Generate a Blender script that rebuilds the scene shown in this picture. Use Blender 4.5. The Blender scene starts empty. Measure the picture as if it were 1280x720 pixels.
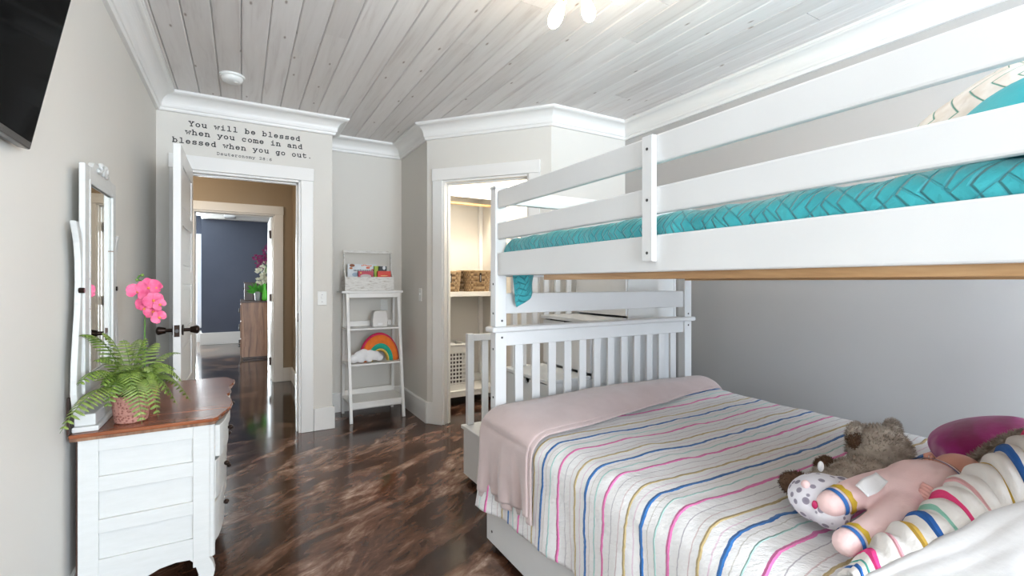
import bpy, bmesh, math, random
from mathutils import Vector, Matrix, noise
R = random.Random(7)
C = bpy.context.scene.collection
PI = math.pi
rad = math.radians

# ---------------------------------------------------------------- camera, world, light
cam = bpy.data.cameras.new('camera'); cam_o = bpy.data.objects.new('camera', cam); C.objects.link(cam_o)
cam_o.location = (0, 0, 1.25); cam_o.rotation_euler = (rad(90), 0, rad(-30.0))
cam.sensor_width = 36; cam.lens = 585.4 / 1280 * 36
cam.shift_y = (352.5 - 360) / 1280 
cam.clip_start = 0.02
bpy.context.scene.camera = cam_o
sc = bpy.context.scene
sc.view_settings.view_transform = 'Standard'; sc.view_settings.look = 'None'; sc.view_settings.gamma = 1
sc.view_settings.use_curve_mapping = False
sc.view_settings.exposure = 1.19
w = bpy.data.worlds.new('world'); sc.world = w; w.use_nodes = True
w.node_tree.nodes['Background'].inputs[0].default_value = (0.80, 0.90, 1.0, 1)
w.node_tree.nodes['Background'].inputs[1].default_value = 1.6

def area(name, loc, rot, sx, sy, power, col=(1, 1, 1), spread=180):
    l = bpy.data.lights.new(name, 'AREA'); l.shape = 'RECTANGLE'; l.size = sx; l.size_y = sy
    l.energy = power; l.color = col; l.spread = rad(spread)
    o = bpy.data.objects.new(name, l); C.objects.link(o); o.location = loc; o.rotation_euler = rot
    return o
def point(name, loc, power, col, r=0.05):
    l = bpy.data.lights.new(name, 'POINT'); l.energy = power; l.color = col; l.shadow_soft_size = r
    o = bpy.data.objects.new(name, l); C.objects.link(o); o.location = loc
    return o
# daylight through the window behind the photographer and a second, unseen one added for fill, the far bedroom's window and the hall and closet lamps
area('daylight_left_window', (0.45, -2.51, 1.45), (rad(90), 0, 0), 1.4, 1.5, 70, (0.84, 0.92, 1.0))
area('added_right_window_fill', (2.05, -2.51, 1.45), (rad(90), 0, 0), 1.3, 1.5, 105, (0.70, 0.84, 1.0))
area('daylight_bedroom_window', (-1.40, 11.9, 1.30), (rad(-90), 0, 0), 1.2, 1.7, 230, (0.85, 0.95, 1.0))
point('hall_lamp', (-0.9, 5.5, 2.3), 12, (1.0, 0.86, 0.68), 0.12)
point('closet_lamp', (2.0, 4.0, 2.5), 22, (1.0, 0.93, 0.80), 0.08)

# ---------------------------------------------------------------- helpers
def tag(o, label=None, cat=None, group=None, kind=None):
    if label: o['label'] = label
    if cat: o['category'] = cat
    if group: o['group'] = group
    if kind: o['kind'] = kind
    return o
def thing(name, label, cat, loc=(0, 0, 0), rz=0, group=None):
    o = bpy.data.objects.new(name, None); C.objects.link(o); o.location = loc; o.rotation_euler = (0, 0, rz)
    o.empty_display_size = 0.05
    return tag(o, label, cat, group)
def copy_tree(o, parent=None):
    c = o.copy(); C.objects.link(c); c.parent = parent
    for ch in [x for x in o.children]: copy_tree(ch, c)
    return c
class MB:
    def __init__(s): s.bm = bmesh.new()
    def box(s, x0, x1, y0, y1, z0, z1, M=None):
        m = Matrix.Translation(((x0+x1)/2, (y0+y1)/2, (z0+z1)/2)) @ Matrix.Diagonal((x1-x0, y1-y0, z1-z0, 1))
        bmesh.ops.create_cube(s.bm, size=1, matrix=(M @ m) if M else m); return s
    def bar(s, a, b, wx, wy):
        a = Vector(a); b = Vector(b); d = b-a
        q = d.to_track_quat('Z', 'Y').to_matrix().to_4x4()
        m = Matrix.Translation((a+b)/2) @ q @ Matrix.Diagonal((wx, wy, d.length, 1))
        bmesh.ops.create_cube(s.bm, size=1, matrix=m); return s
    def cyl(s, a, b, r, r2=None, n=16):
        a = Vector(a); b = Vector(b); d = b-a
        m = Matrix.Translation((a+b)/2) @ d.to_track_quat('Z', 'Y').to_matrix().to_4x4()
        bmesh.ops.create_cone(s.bm, cap_ends=True, segments=n, radius1=r, radius2=r if r2 is None else r2, depth=d.length, matrix=m); return s
    def ball(s, c, rx, ry=None, rz=None, n=16, rot=None):
        ry = rx if ry is None else ry; rz = rx if rz is None else rz
        m = Matrix.Translation(c) @ (rot.to_4x4() if rot else Matrix.Identity(4)) @ Matrix.Diagonal((rx, ry, rz, 1))
        bmesh.ops.create_uvsphere(s.bm, u_segments=n, v_segments=max(6, n*2//3), radius=1, matrix=m); return s
    def prism(s, pts, f0, f1):
        # pts 2D list; f0/f1 map 2D -> 3D for the two ends
        a = [s.bm.verts.new(f0(*p)) for p in pts]; b = [s.bm.verts.new(f1(*p)) for p in pts]
        n = len(pts)
        s.bm.faces.new(a); s.bm.faces.new(b[::-1])
        for i in range(n): s.bm.faces.new((a[i], b[i], b[(i+1) % n], a[(i+1) % n]))
        return s
    def lathe(s, prof, c=(0, 0, 0), n=24):
        rings = []
        for r, z in prof:
            rings.append([s.bm.verts.new((c[0]+r*math.cos(2*PI*i/n), c[1]+r*math.sin(2*PI*i/n), c[2]+z)) for i in range(n)])
        for a, b in zip(rings, rings[1:]):
            for i in range(n): s.bm.faces.new((a[i], a[(i+1) % n], b[(i+1) % n], b[i]))
        s.bm.faces.new(rings[0][::-1]); s.bm.faces.new(rings[-1]); return s
    def tube(s, pts, r, n=8):
        pts = [Vector(p) for p in pts]; rings = []
        up = Vector((0.13, 0.21, 1)).normalized()
        for i, p in enumerate(pts):
            t = (pts[min(i+1, len(pts)-1)] - pts[max(i-1, 0)]).normalized()
            u = t.cross(up)
            if u.length < 1e-3: u = t.cross(Vector((1, 0, 0)))
            u.normalize(); v = t.cross(u)
            rr = r[i] if isinstance(r, (list, tuple)) else r
            rings.append([s.bm.verts.new(p + u*rr*math.cos(2*PI*k/n) + v*rr*math.sin(2*PI*k/n)) for k in range(n)])
        for a, b in zip(rings, rings[1:]):
            for k in range(n): s.bm.faces.new((a[k], a[(k+1) % n], b[(k+1) % n], b[k]))
        s.bm.faces.new(rings[0][::-1]); s.bm.faces.new(rings[-1]); return s
    def build(s, name, mat, parent=None, bevel=0, smooth=False, seg=2, sub=0):
        bmesh.ops.recalc_face_normals(s.bm, faces=s.bm.faces)
        me = bpy.data.meshes.new(name); s.bm.to_mesh(me); s.bm.free()
        o = bpy.data.objects.new(name, me); C.objects.link(o)
        if mat: me.materials.append(mat)
        if smooth:
            for p in me.polygons: p.use_smooth = True
        if parent: o.parent = parent
        if bevel:
            b = o.modifiers.new('bevel', 'BEVEL'); b.width = bevel; b.segments = seg; b.limit_method = 'ANGLE'
        if sub:
            b = o.modifiers.new('sub', 'SUBSURF'); b.levels = sub; b.render_levels = sub
        return o
def grid_mesh(name, f, nu, nv, mat, parent=None, uvf=None, thick=0, smooth=True, attr=None):
    """surface f(u,v), u,v in 0..1, with a UV map from uvf"""
    vs = [f(i/nu, j/nv) for i in range(nu+1) for j in range(nv+1)]
    fs = [(i*(nv+1)+j, (i+1)*(nv+1)+j, (i+1)*(nv+1)+j+1, i*(nv+1)+j+1) for i in range(nu) for j in range(nv)]
    me = bpy.data.meshes.new(name); me.from_pydata(vs, [], fs)
    uvf = uvf or (lambda u, v: (u, v))
    uv = me.uv_layers.new(name='UVMap'); vals = []
    for p in me.polygons:
        for li in p.loop_indices:
            vi = me.loops[li].vertex_index; vals += list(uvf((vi//(nv+1))/nu, (vi % (nv+1))/nv))
    uv.data.foreach_set('uv', vals)
    me.materials.append(mat)
    if smooth:
        for p in me.polygons: p.use_smooth = True
    o = bpy.data.objects.new(name, me); C.objects.link(o)
    if parent: o.parent = parent
    if thick:
        m = o.modifiers.new('solid', 'SOLIDIFY'); m.thickness = thick; m.offset = -1
    return o
def lerp(a, b, t): return a+(b-a)*t
def sstep(a, b, x):
    t = max(0, min(1, (x-a)/(b-a))); return t*t*(3-2*t)
def catmull(P, n=8):
    P = [Vector(p) for p in P]; out = []
    Q = [P[0]*2-P[1]] + P + [P[-1]*2-P[-2]]
    for i in range(1, len(Q)-2):
        for k in range(n):
            t = k/n
            out.append(0.5*((2*Q[i]) + (Q[i+1]-Q[i-1])*t + (2*Q[i-1]-5*Q[i]+4*Q[i+1]-Q[i+2])*t*t + (3*Q[i]-Q[i-1]-3*Q[i+1]+Q[i+2])*t**3))
    out.append(P[-1]); return out
nz = lambda x, y, z=0: noise.noise(Vector((x, y, z)))

# ---------------------------------------------------------------- materials
def mat(name, col, rough=0.5, metal=0, **kw):
    m = bpy.data.materials.new(name); m.use_nodes = True
    b = m.node_tree.nodes['Principled BSDF']
    b.inputs['Base Color'].default_value = (*col, 1); b.inputs['Roughness'].default_value = rough; b.inputs['Metallic'].default_value = metal
    for k, v in kw.items(): b.inputs[k.replace('_', ' ')].default_value = v
    return m
class NT:
    def __init__(s, m): s.m = m; s.t = m.node_tree; s.b = s.t.nodes['Principled BSDF']
    def n(s, typ, **kw):
        x = s.t.nodes.new(typ)
        for k, v in kw.items():
            if k.startswith('i_'): x.inputs[k[2:].replace('_', ' ')].default_value = v
            else: setattr(x, k, v)
        return x
    def l(s, a, b): s.t.links.new(a, b)
    def coord(s, out='Object', scale=(1, 1, 1), rot=(0, 0, 0)):
        c = s.n('ShaderNodeTexCoord'); mp = s.n('ShaderNodeMapping'); mp.inputs['Scale'].default_value = scale; mp.inputs['Rotation'].default_value = rot
        s.l(c.outputs[out], mp.inputs[0]); return mp.outputs[0]
    def noise(s, vec, scale, detail=4, rough=0.5, dist=0):
        x = s.n('ShaderNodeTexNoise'); x.inputs['Scale'].default_value = scale; x.inputs['Detail'].default_value = detail
        x.inputs['Roughness'].default_value = rough; x.inputs['Distortion'].default_value = dist
        if vec: s.l(vec, x.inputs['Vector'])
        return x.outputs['Fac']
    def ramp(s, fac, stops, interp='LINEAR'):
        r = s.n('ShaderNodeValToRGB'); r.color_ramp.interpolation = interp
        e = r.color_ramp.elements
        while len(e) < len(stops): e.new(0.5)
        for k, (p, c) in enumerate(stops): e[k].position = p; e[k].color = (*c, 1) if len(c) == 3 else c
        s.l(fac, r.inputs[0]); return r.outputs[0]
    def math(s, op, a, b=None, c=None):
        x = s.n('ShaderNodeMath', operation=op)
        for k, v in enumerate((a, b, c)):
            if v is None: continue
            if isinstance(v, (int, float)): x.inputs[k].default_value = v
            else: s.l(v, x.inputs[k])
        return x.outputs[0]
    def mix(s, fac, a, b, blend='MIX'):
        x = s.n('ShaderNodeMix', data_type='RGBA', blend_type=blend)
        for k, v in ((0, fac), (6, a), (7, b)):
            if isinstance(v, (int, float)): x.inputs[k].default_value = v
            elif isinstance(v, tuple): x.inputs[k].default_value = (*v, 1) if len(v) == 3 else v
            else: s.l(v, x.inputs[k])
        return x.outputs[2]
    def bump(s, h, strength=0.3, dist=0.01):
        x = s.n('ShaderNodeBump'); x.inputs['Strength'].default_value = strength; x.inputs['Distance'].default_value = dist
        s.l(h, x.inputs['Height']); s.l(x.outputs[0], s.b.inputs['Normal']); return x
    def base(s, c): s.l(c, s.b.inputs['Base Color'])

def mat_var(name, a, b, scale=8, rough=0.5, bump=0.0, bscale=120, stretch=(1, 1, 1), bd=0.002, **kw):
    m = mat(name, a, rough, **kw); t = NT(m); v = t.coord('Object', stretch)
    t.base(t.ramp(t.noise(v, scale, 5), [(0.3, a), (0.7, b)]))
    if bump: t.bump(t.noise(v, bscale, 3), bump, bd)
    return m
M = {}
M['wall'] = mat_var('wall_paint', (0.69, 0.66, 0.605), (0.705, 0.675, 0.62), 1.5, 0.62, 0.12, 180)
M['wall_r'] = mat_var('wall_paint_satin_shaded', (0.47, 0.455, 0.44), (0.485, 0.47, 0.455), 1.5, 0.48, 0.12, 180)  # same wall paint, slightly glossier, with shade put into a darker colour
M['trim'] = mat_var('trim_paint', (0.80, 0.785, 0.755), (0.82, 0.805, 0.775), 2, 0.35)
M['bed'] = mat_var('bed_paint', (0.70, 0.705, 0.70), (0.74, 0.745, 0.74), 3, 0.32, 0.05, 60, (1, 1, 1))
M['hall'] = mat_var('hall_paint', (0.36, 0.28, 0.19), (0.38, 0.295, 0.205), 2, 0.6)
M['navy'] = mat_var('navy_paint', (0.066, 0.080, 0.120), (0.074, 0.089, 0.132), 2, 0.55)
M['black'] = mat('black_metal', (0.012, 0.010, 0.009), 0.32, 0.6)
M['bronze'] = mat('dark_bronze', (0.035, 0.022, 0.017), 0.28, 0.85)
M['screw'] = mat('screw_steel', (0.10, 0.10, 0.10), 0.4, 0.9)
M['screen'] = mat('tv_screen', (0.004, 0.004, 0.004), 0.06, 0, Specular_IOR_Level=0.06, IOR=1.12)
M['bezel'] = mat('tv_bezel', (0.008, 0.005, 0.006), 0.22)
M['mirror'] = mat('mirror_glass', (0.86, 0.89, 0.86), 0.015, 1.0)
M['white_plastic'] = mat('white_plastic', (0.80, 0.80, 0.77), 0.35)
M['ink'] = mat('lettering_vinyl', (0.012, 0.012, 0.013), 0.5)
M['gap_shade'] = mat('recess_shade', (0.02, 0.015, 0.012), 0.8)
# whitewashed ceiling boards
m = M['plank'] = mat('whitewashed_plank', (0.55, 0.53, 0.51), 0.55); t = NT(m)
oi = t.n('ShaderNodeObjectInfo'); co = t.n('ShaderNodeTexCoord'); mp = t.n('ShaderNodeMapping'); mp.inputs['Scale'].default_value = (14, 0.9, 14)
add = t.n('ShaderNodeVectorMath', operation='ADD'); t.l(co.outputs['Object'], add.inputs[0])
cmb = t.n('ShaderNodeCombineXYZ'); t.l(t.math('MULTIPLY', oi.outputs['Random'], 37.0), cmb.inputs[1]); t.l(t.math('MULTIPLY', oi.outputs['Random'], 13.0), cmb.inputs[0]); t.l(cmb.outputs[0], add.inputs[1]); t.l(add.outputs[0], mp.inputs[0])
g = t.noise(mp.outputs[0], 1.6, 8, 0.62, 0.6)
c1 = t.ramp(g, [(0.25, (0.66, 0.61, 0.585)), (0.45, (0.80, 0.765, 0.74)), (0.72, (0.86, 0.83, 0.81))])
mp2 = t.n('ShaderNodeMapping'); mp2.inputs['Scale'].default_value = (7.0, 2.6, 1); t.l(add.outputs[0], mp2.inputs[0])
vo = t.n('ShaderNodeTexVoronoi'); vo.voronoi_dimensions = '2D'; vo.inputs['Scale'].default_value = 1.0; t.l(mp2.outputs[0], vo.inputs['Vector'])
kn = t.ramp(vo.outputs['Distance'], [(0.0, (0.30, 0.25, 0.22)), (0.020, (0.50, 0.44, 0.40)), (0.06, (1, 1, 1)), (1, (1, 1, 1))])
sel = t.math('GREATER_THAN', t.n('ShaderNodeSeparateColor').outputs[0], 0.62)
sp = [n for n in t.t.nodes if n.bl_idname == 'ShaderNodeSeparateColor'][0]; t.l(vo.outputs['Color'], sp.inputs[0])
knm = t.mix(sel, (1, 1, 1), kn)
vb = t.ramp(oi.outputs['Random'], [(0, (0.86, 0.85, 0.84)), (1, (1.0, 1.0, 1.0))])
t.base(t.mix(1.0, t.mix(1.0, c1, knm, 'MULTIPLY'), vb, 'MULTIPLY')); t.bump(g, 0.15, 0.003)
# stained glossy floor
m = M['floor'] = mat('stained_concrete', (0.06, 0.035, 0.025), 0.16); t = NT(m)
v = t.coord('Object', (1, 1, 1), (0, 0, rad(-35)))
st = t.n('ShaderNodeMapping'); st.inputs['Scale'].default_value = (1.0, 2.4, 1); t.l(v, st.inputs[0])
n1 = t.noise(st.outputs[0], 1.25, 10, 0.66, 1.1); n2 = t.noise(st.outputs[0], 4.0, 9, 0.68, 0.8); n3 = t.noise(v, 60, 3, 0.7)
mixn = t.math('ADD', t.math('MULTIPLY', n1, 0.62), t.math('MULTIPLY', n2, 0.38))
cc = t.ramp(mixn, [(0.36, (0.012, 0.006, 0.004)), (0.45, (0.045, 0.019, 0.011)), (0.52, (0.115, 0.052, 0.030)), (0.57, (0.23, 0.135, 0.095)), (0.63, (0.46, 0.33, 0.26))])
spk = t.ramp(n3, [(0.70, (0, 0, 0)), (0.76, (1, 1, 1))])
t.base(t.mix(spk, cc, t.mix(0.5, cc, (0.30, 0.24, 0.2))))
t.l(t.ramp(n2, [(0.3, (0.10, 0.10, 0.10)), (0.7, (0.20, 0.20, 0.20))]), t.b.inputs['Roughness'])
t.bump(t.noise(v, 7, 3), 0.06, 0.006)
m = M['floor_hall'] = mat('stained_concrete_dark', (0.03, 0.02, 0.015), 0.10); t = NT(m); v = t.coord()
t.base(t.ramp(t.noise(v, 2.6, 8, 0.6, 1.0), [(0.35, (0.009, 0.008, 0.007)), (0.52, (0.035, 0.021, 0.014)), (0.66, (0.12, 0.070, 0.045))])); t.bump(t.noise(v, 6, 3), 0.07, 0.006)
# woods
def wood(name, dark, mid, light, rough=0.3, axis=1, scale=3.0, **kw):
    m = mat(name, mid, rough, **kw); t = NT(m); s = [16, 16, 16]; s[axis] = 1.4
    v = t.coord('Object', tuple(s)); g = t.noise(v, scale*0.35, 9, 0.6, 1.2)
    t.base(t.ramp(g, [(0.3, dark), (0.5, mid), (0.72, light)])); t.bump(g, 0.08, 0.002); return m
M['cherry'] = wood('cherry_top', (0.085, 0.022, 0.008), (0.20, 0.052, 0.018), (0.34, 0.115, 0.045), 0.18, 0)
M['pine'] = wood('raw_pine', (0.30, 0.15, 0.06), (0.50, 0.29, 0.13), (0.62, 0.40, 0.21), 0.5, 1)
M['knotty'] = wood('brown_wood', (0.10, 0.045, 0.024), (0.25, 0.125, 0.07), (0.38, 0.21, 0.12), 0.3, 2)
M['darkwood'] = wood('dark_wood', (0.015, 0.007, 0.005), (0.045, 0.018, 0.011), (0.09, 0.04, 0.022), 0.3, 2)
M['rod'] = wood('rod_wood', (0.45, 0.26, 0.11), (0.60, 0.38, 0.18), (0.68, 0.46, 0.25), 0.4, 0)
# distressed white paint
m = M['chalk'] = mat('distressed_white', (0.76, 0.755, 0.72), 0.55); t = NT(m); v = t.coord('Object', (1, 1, 6))
n_ = t.noise(v, 9, 8, 0.7); t.base(t.ramp(n_, [(0.285, (0.25, 0.17, 0.12)), (0.315, (0.56, 0.555, 0.525)), (0.8, (0.62, 0.615, 0.59))]))
m = M['crate'] = mat('crate_whitewash', (0.72, 0.70, 0.66), 0.7); t = NT(m); v = t.coord('Object', (3, 3, 14))
t.base(t.ramp(t.noise(v, 6, 8, 0.7), [(0.32, (0.36, 0.30, 0.24)), (0.46, (0.66, 0.64, 0.6)), (0.7, (0.80, 0.78, 0.74))]))
M['slat'] = M['bed']

# ================================================================= SETTING
XL, YD, XA, YA, XS, YC, XM, YM, XR, YR = -0.538, 4.24, 0.672, 4.74, 1.424, 3.973, 2.155, 3.10, 2.95, -2.30
CZ = 2.635
def struct(o): o['kind'] = 'structure'; return o
def wall(name, a, b, th, openings=(), z0=0, z1=CZ, m=None):
    """wall from a to b, body on the left-hand side of a->b; openings (u0,u1,z0,z1)"""
    a = Vector((*a, 0)); b = Vector((*b, 0)); L = (b-a).length; d = (b-a)/L; n = Vector((-d.y, d.x, 0))
    Mx = Matrix(((d.x, n.x, 0, a.x), (d.y, n.y, 0, a.y), (0, 0, 1, 0), (0, 0, 0, 1)))
    mb = MB(); cur = 0
    for (u0, u1, q0, q1) in sorted(openings):
        if u0 > cur: mb.box(cur, u0, 0, th, z0, z1, Mx)
        if q0 > z0: mb.box(u0, u1, 0, th, z0, q0, Mx)
        if q1 < z1: mb.box(u0, u1, 0, th, q1, z1, Mx)
        cur = u1
    if cur < L: mb.box(cur, L, 0, th, z0, z1, Mx)
    return struct(mb.build(name, m or M['wall'])), Mx
# floors
struct(MB().box(XL-0.12, XR+0.12, YR-0.12, YD+0.0, -0.1, 0).box(XA, XR+0.12, YD, YA+0.12, -0.1, 0).build('floor', M['floor']))
Y2 = 6.55
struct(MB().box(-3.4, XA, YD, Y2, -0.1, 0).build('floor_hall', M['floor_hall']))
# walls of the room
wall('wall_left', (XL, YD+0.12), (XL, YR-0.12), -0.12)
D0, D1, DZ = -0.36, 0.419, 2.085
wall('wall_door', (XL, YD), (XA, YD), 0.12, [(D0-XL, D1-XL, 0, DZ)])
wall('wall_alcove_left', (XA, YD+0.12), (XA, YA), 0.10)
wall('wall_alcove', (XA-0.1, YA), (XR+0.12, YA), 0.12)
wall('wall_alcove_right', (XS, YA), (XS, YC), 0.10)
DL = math.hypot(XM-XS, YM-YC); CU0, CU1, CZT = 0.165, 0.945, 2.13
_, MD = wall('wall_closet', (XS, YC), (XM, YM), 0.10, [(CU0, CU1, 0, CZT)])
wall('wall_corner', (XM, YM), (XR, YM), 0.10)
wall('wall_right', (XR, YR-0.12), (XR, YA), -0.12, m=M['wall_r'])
WINS = [(-0.20, 1.10), (1.45, 2.65)]; WZ0, WZ1 = 0.75, 2.15  # the second opening is an unseen window added to bring in fill
wall('wall_rear', (XR, YR), (XL, YR), 0.12, [(XR-1.10, XR+0.20, WZ0, WZ1), (XR-2.65, XR-1.45, WZ0, WZ1)])
wall('wall_closet_right', (2.34, YA), (2.34, YM+0.1), 0.08)
for i, (a, b) in enumerate(WINS):
    f = MB().box(a-0.09, b+0.09, YR, YR+0.02, WZ0-0.09, WZ0).box(a-0.09, b+0.09, YR, YR+0.02, WZ1, WZ1+0.09).box(a-0.09, a, YR, YR+0.02, WZ0, WZ1).box(b, b+0.09, YR, YR+0.02, WZ0, WZ1)
    f.box(a, b, YR-0.08, YR-0.05, 1.43, 1.47).box(a, a+0.04, YR-0.08, YR-0.05, WZ0, WZ1).box(b-0.04, b, YR-0.08, YR-0.05, WZ0, WZ1).box(a, b, YR-0.08, YR-0.05, WZ0, WZ0+0.04).box(a, b, YR-0.08, YR-0.05, WZ1-0.04, WZ1)
    struct(f.build('window_%d' % (i+1), M['trim'], bevel=0.003))
# hall and bedroom beyond
Y2 = 6.55
wall('wall_hall_right', (0.56, YD+0.12), (0.56, Y2), -0.10, m=M['hall'])
wall('wall_hall_left', (-2.2, Y2), (-2.2, YD), -0.1, m=M['hall'])
wall('wall_hall_near', (-2.2, YD), (XL-0.12, YD), 0.12, m=M['hall'])
D2a, D2b, D2z = -0.487, 0.352, 2.085
wall('wall_hall_far', (-2.2, Y2), (1.2, Y2), 0.12, [(D2a+2.2, D2b+2.2, 0, D2z)], m=M['hall'])
wall('wall_bedroom_far', (-0.69, 11.1), (3.2, 11.1), 0.12, m=M['navy'])
wall('wall_bedroom_left', (-0.69, 11.82), (-0.69, 11.22), 0.12, m=M['navy'])
wall('wall_bedroom_window', (-3.3, 11.7), (-0.69, 11.7), 0.12, [(1.3, 2.49, 0.40, 2.15)], m=M['navy'])
wall('wall_bedroom_side', (3.2, 11.1), (3.2, Y2+0.12), 0.12, m=M['navy'])
wall('wall_bedroom_left_side', (-3.3, Y2+0.12), (-3.3, 11.7), 0.12, m=M['navy'])
struct(MB().box(-2.3, 0.66, YD, Y2+0.12, CZ, CZ+0.1).build('ceiling_hall', M['trim']))
struct(MB().box(-3.4, 3.3, Y2+0.12, 11.85, 2.70, 2.8).build('ceiling_bedroom', M['trim']))
struct(MB().box(-3.4, 3.3, Y2, 11.85, -0.1, 0).build('floor_bedroom', M['floor_hall']))
# coffer beams + crown in far bedroom
struct(MB().box(-0.30, -0.10, Y2+0.12, 11.1, 2.52, 2.70).box(-3.2, 3.2, 9.0, 9.2, 2.55, 2.70).build('trim_bedroom_beam', M['trim'], bevel=0.01))
struct(MB().box(-0.69, 3.2, 10.98, 11.1, 2.50, 2.70).build('trim_bedroom_crown', M['trim'], bevel=0.02))
struct(MB().box(-0.71, 3.2, 11.07, 11.1, 0, 0.24).box(-0.71, -0.69, 11.1, 11.7, 0, 0.24).box(-3.3, -0.69, 11.67, 11.70, 0, 0.24).build('baseboard_bedroom', M['trim'], bevel=0.004))
struct(MB().box(-2.1, -0.72, 11.67, 11.70, 0.30, 0.40).box(-2.1, -0.72, 11.67, 11.70, 2.15, 2.25).box(-0.81, -0.71, 11.67, 11.7, 0.40, 2.15).box(-2.1, -2.0, 11.67, 11.7, 0.40, 2.15).box(-2.0, -0.81, 11.74, 11.77, 1.26, 1.30).box(-1.42, -1.38, 11.74, 11.77, 0.4, 2.15).build('window_3', M['trim'], bevel=0.003))

# ceiling planks (each board a piece), the back of the boards is the ceiling slab
ceil = struct(MB().box(XL-0.12, XR+0.12, YR-0.12, YA+0.12, CZ+0.020, CZ+0.10).build('ceiling', M['trim']))
def plank_mesh(L):
    b = MB(); h = 0.0665
    b.prism([(-h+0.0012, 0.019), (-h+0.0012, 0.005), (-h+0.0075, 0.0), (h-0.0060, 0.0), (h-0.0012, 0.004), (h-0.0012, 0.019)],
            lambda x, z: (x, 0.0006, z), lambda x, z: (x, L-0.0006, z))
    bmesh.ops.recalc_face_normals(b.bm, faces=b.bm.faces)
    me = bpy.data.meshes.new('plank'); b.bm.to_mesh(me); b.bm.free(); me.materials.append(M['plank']); return me
pm = {}
for i in range(-2, 27):
    x = -0.334 + 0.133*i
    if x > XR+0.05: break
    y = YR; cuts = [YR] + sorted([YR+R.uniform(0.7, 2.4), YR+R.uniform(3.0, 5.2)]) + [YA]
    if i == 1: cuts = [YR, 1.2, 3.78, YA]
    for a, b in zip(cuts, cuts[1:]):
        L = round(b-a, 2)
        if L < 0.1: continue
        if L not in pm: pm[L] = plank_mesh(L)
        o = bpy.data.objects.new('plank', pm[L]); C.objects.link(o); o.location = (x, a, CZ); o.parent = ceil

# crown moulding (mitred runs)
poly = [(XL, YR), (XL, YD), (XA, YD), (XA, YA), (XS, YA), (XS, YC), (XM, YM), (XR, YM), (XR, YR)]
prof = [(0, 2.503), (0.020, 2.503), (0.024, 2.512), (0.026, 2.523), (0.033, 2.527), (0.035, 2.534)]
prof += [(0.102-0.066*math.cos(rad(a)), 2.536+0.073*math.sin(rad(a))) for a in range(0, 91, 10)]
prof += [(0.110, 2.612), (0.113, 2.616), (0.120, 2.618), (0.122, 2.634), (0, 2.634)]
def miter(i, off, P=poly):
    n = len(P); p = Vector(P[i]); a = Vector(P[(i-1) % n]); b = Vector(P[(i+1) % n])
    d1 = (p-a).normalized(); d2 = (b-p).normalized(); n1 = Vector((d1.y, -d1.x)); n2 = Vector((d2.y, -d2.x))
    k = off/(1+n1.dot(n2)); return p + (n1+n2)*k
def run(name, i, j, prof, m, P=poly):
    f = lambda idx: (lambda x, z: (*miter(idx, x, P), z))
    mb = MB().prism(prof, f(i), f(j)); return struct(mb.build(name, m))
for k in range(len(poly)): run('trim_%d' % (k+1), k, (k+1) % len(poly), prof, M['trim'])
bp = [(0, 0.001), (0.018, 0.001), (0.018, 0.178), (0.012, 0.188), (0, 0.188)]
run('baseboard_left', 0, 1, bp, M['trim']); run('baseboard_alcove_left', 2, 3, bp, M['trim']); run('baseboard_alcove', 3, 4, bp, M['trim'])
run('baseboard_alcove_right', 4, 5, bp, M['trim']); run('baseboard_corner', 6, 7, bp, M['trim']); run('baseboard_right', 7, 8, bp, M['trim']); run('baseboard_rear', 8, 0, bp, M['trim'])
struct(MB().box(D1+0.105, XA+0.018, YD-0.018, YD, 0.001, 0.188).build('baseboard_door', M['trim'], bevel=0.003))
def seg_box(mb, u0, u1, v0, v1, z0, z1): mb.box(u0, u1, v0, v1, z0, z1, MD)
b = MB(); seg_box(b, 0.0, CU0-0.085, -0.018, 0, 0.001, 0.188); seg_box(b, CU1+0.105, DL, -0.018, 0, 0.001, 0.188); struct(b.build('baseboard_closet', M['trim'], bevel=0.003))
# hall baseboards
struct(MB().box(D2b+0.1, 0.56, Y2-0.018, Y2, 0, 0.17).box(0.542, 0.56, YD+0.12, Y2, 0, 0.17).build('baseboard_hall', M['trim'], bevel=0.003))

# door casings and jambs
def casing(name, Mx, u0, u1, zt, th, w=0.10, proud=0.02, both=False):
    b = MB()
    b.box(u0-w, u0-0.006, -proud, 0, 0.001, zt+0.006, Mx); b.box(u1+0.006, u1+w, -proud, 0, 0.001, zt+0.006, Mx)
    b.box(u0-w-0.004, u1+w+0.004, -proud-0.004, 0, zt+0.006, zt+w+0.01, Mx)
    b.box(u0-0.006, u0+0.012, -0.006, th+0.004, 0.001, zt, Mx); b.box(u1-0.012, u1+0.006, -0.006, th+0.004, 0.001, zt, Mx)
    b.box(u0-0.006, u1+0.006, -0.006, th+0.004, zt-0.012, zt+0.006, Mx)
    b.box(u0+0.012, u0+0.024, 0.045, 0.085, 0.001, zt-0.012, Mx); b.box(u1-0.024, u1-0.012, 0.045, 0.085, 0.001, zt-0.012, Mx); b.box(u0, u1, 0.045, 0.085, zt-0.024, zt-0.012, Mx)
    if both:
        b.box(u0-w, u0, th, th+proud, 0.001, zt, Mx); b.box(u1, u1+w, th, th+proud, 0.001, zt, Mx); b.box(u0-w, u1+w, th, th+proud, zt, zt+w, Mx)
    return struct(b.build(name, M['trim'], bevel=0.0025))
T = lambda x, y: Matrix.Translation((x, y, 0))
casing('trim_door', T(0, YD), D0, D1, DZ, 0.12)
casing('trim_hall_door', T(0, Y2), D2a, D2b, D2z, 0.12)
casing('trim_closet', MD, CU0, CU1, CZT, 0.10)

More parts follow.
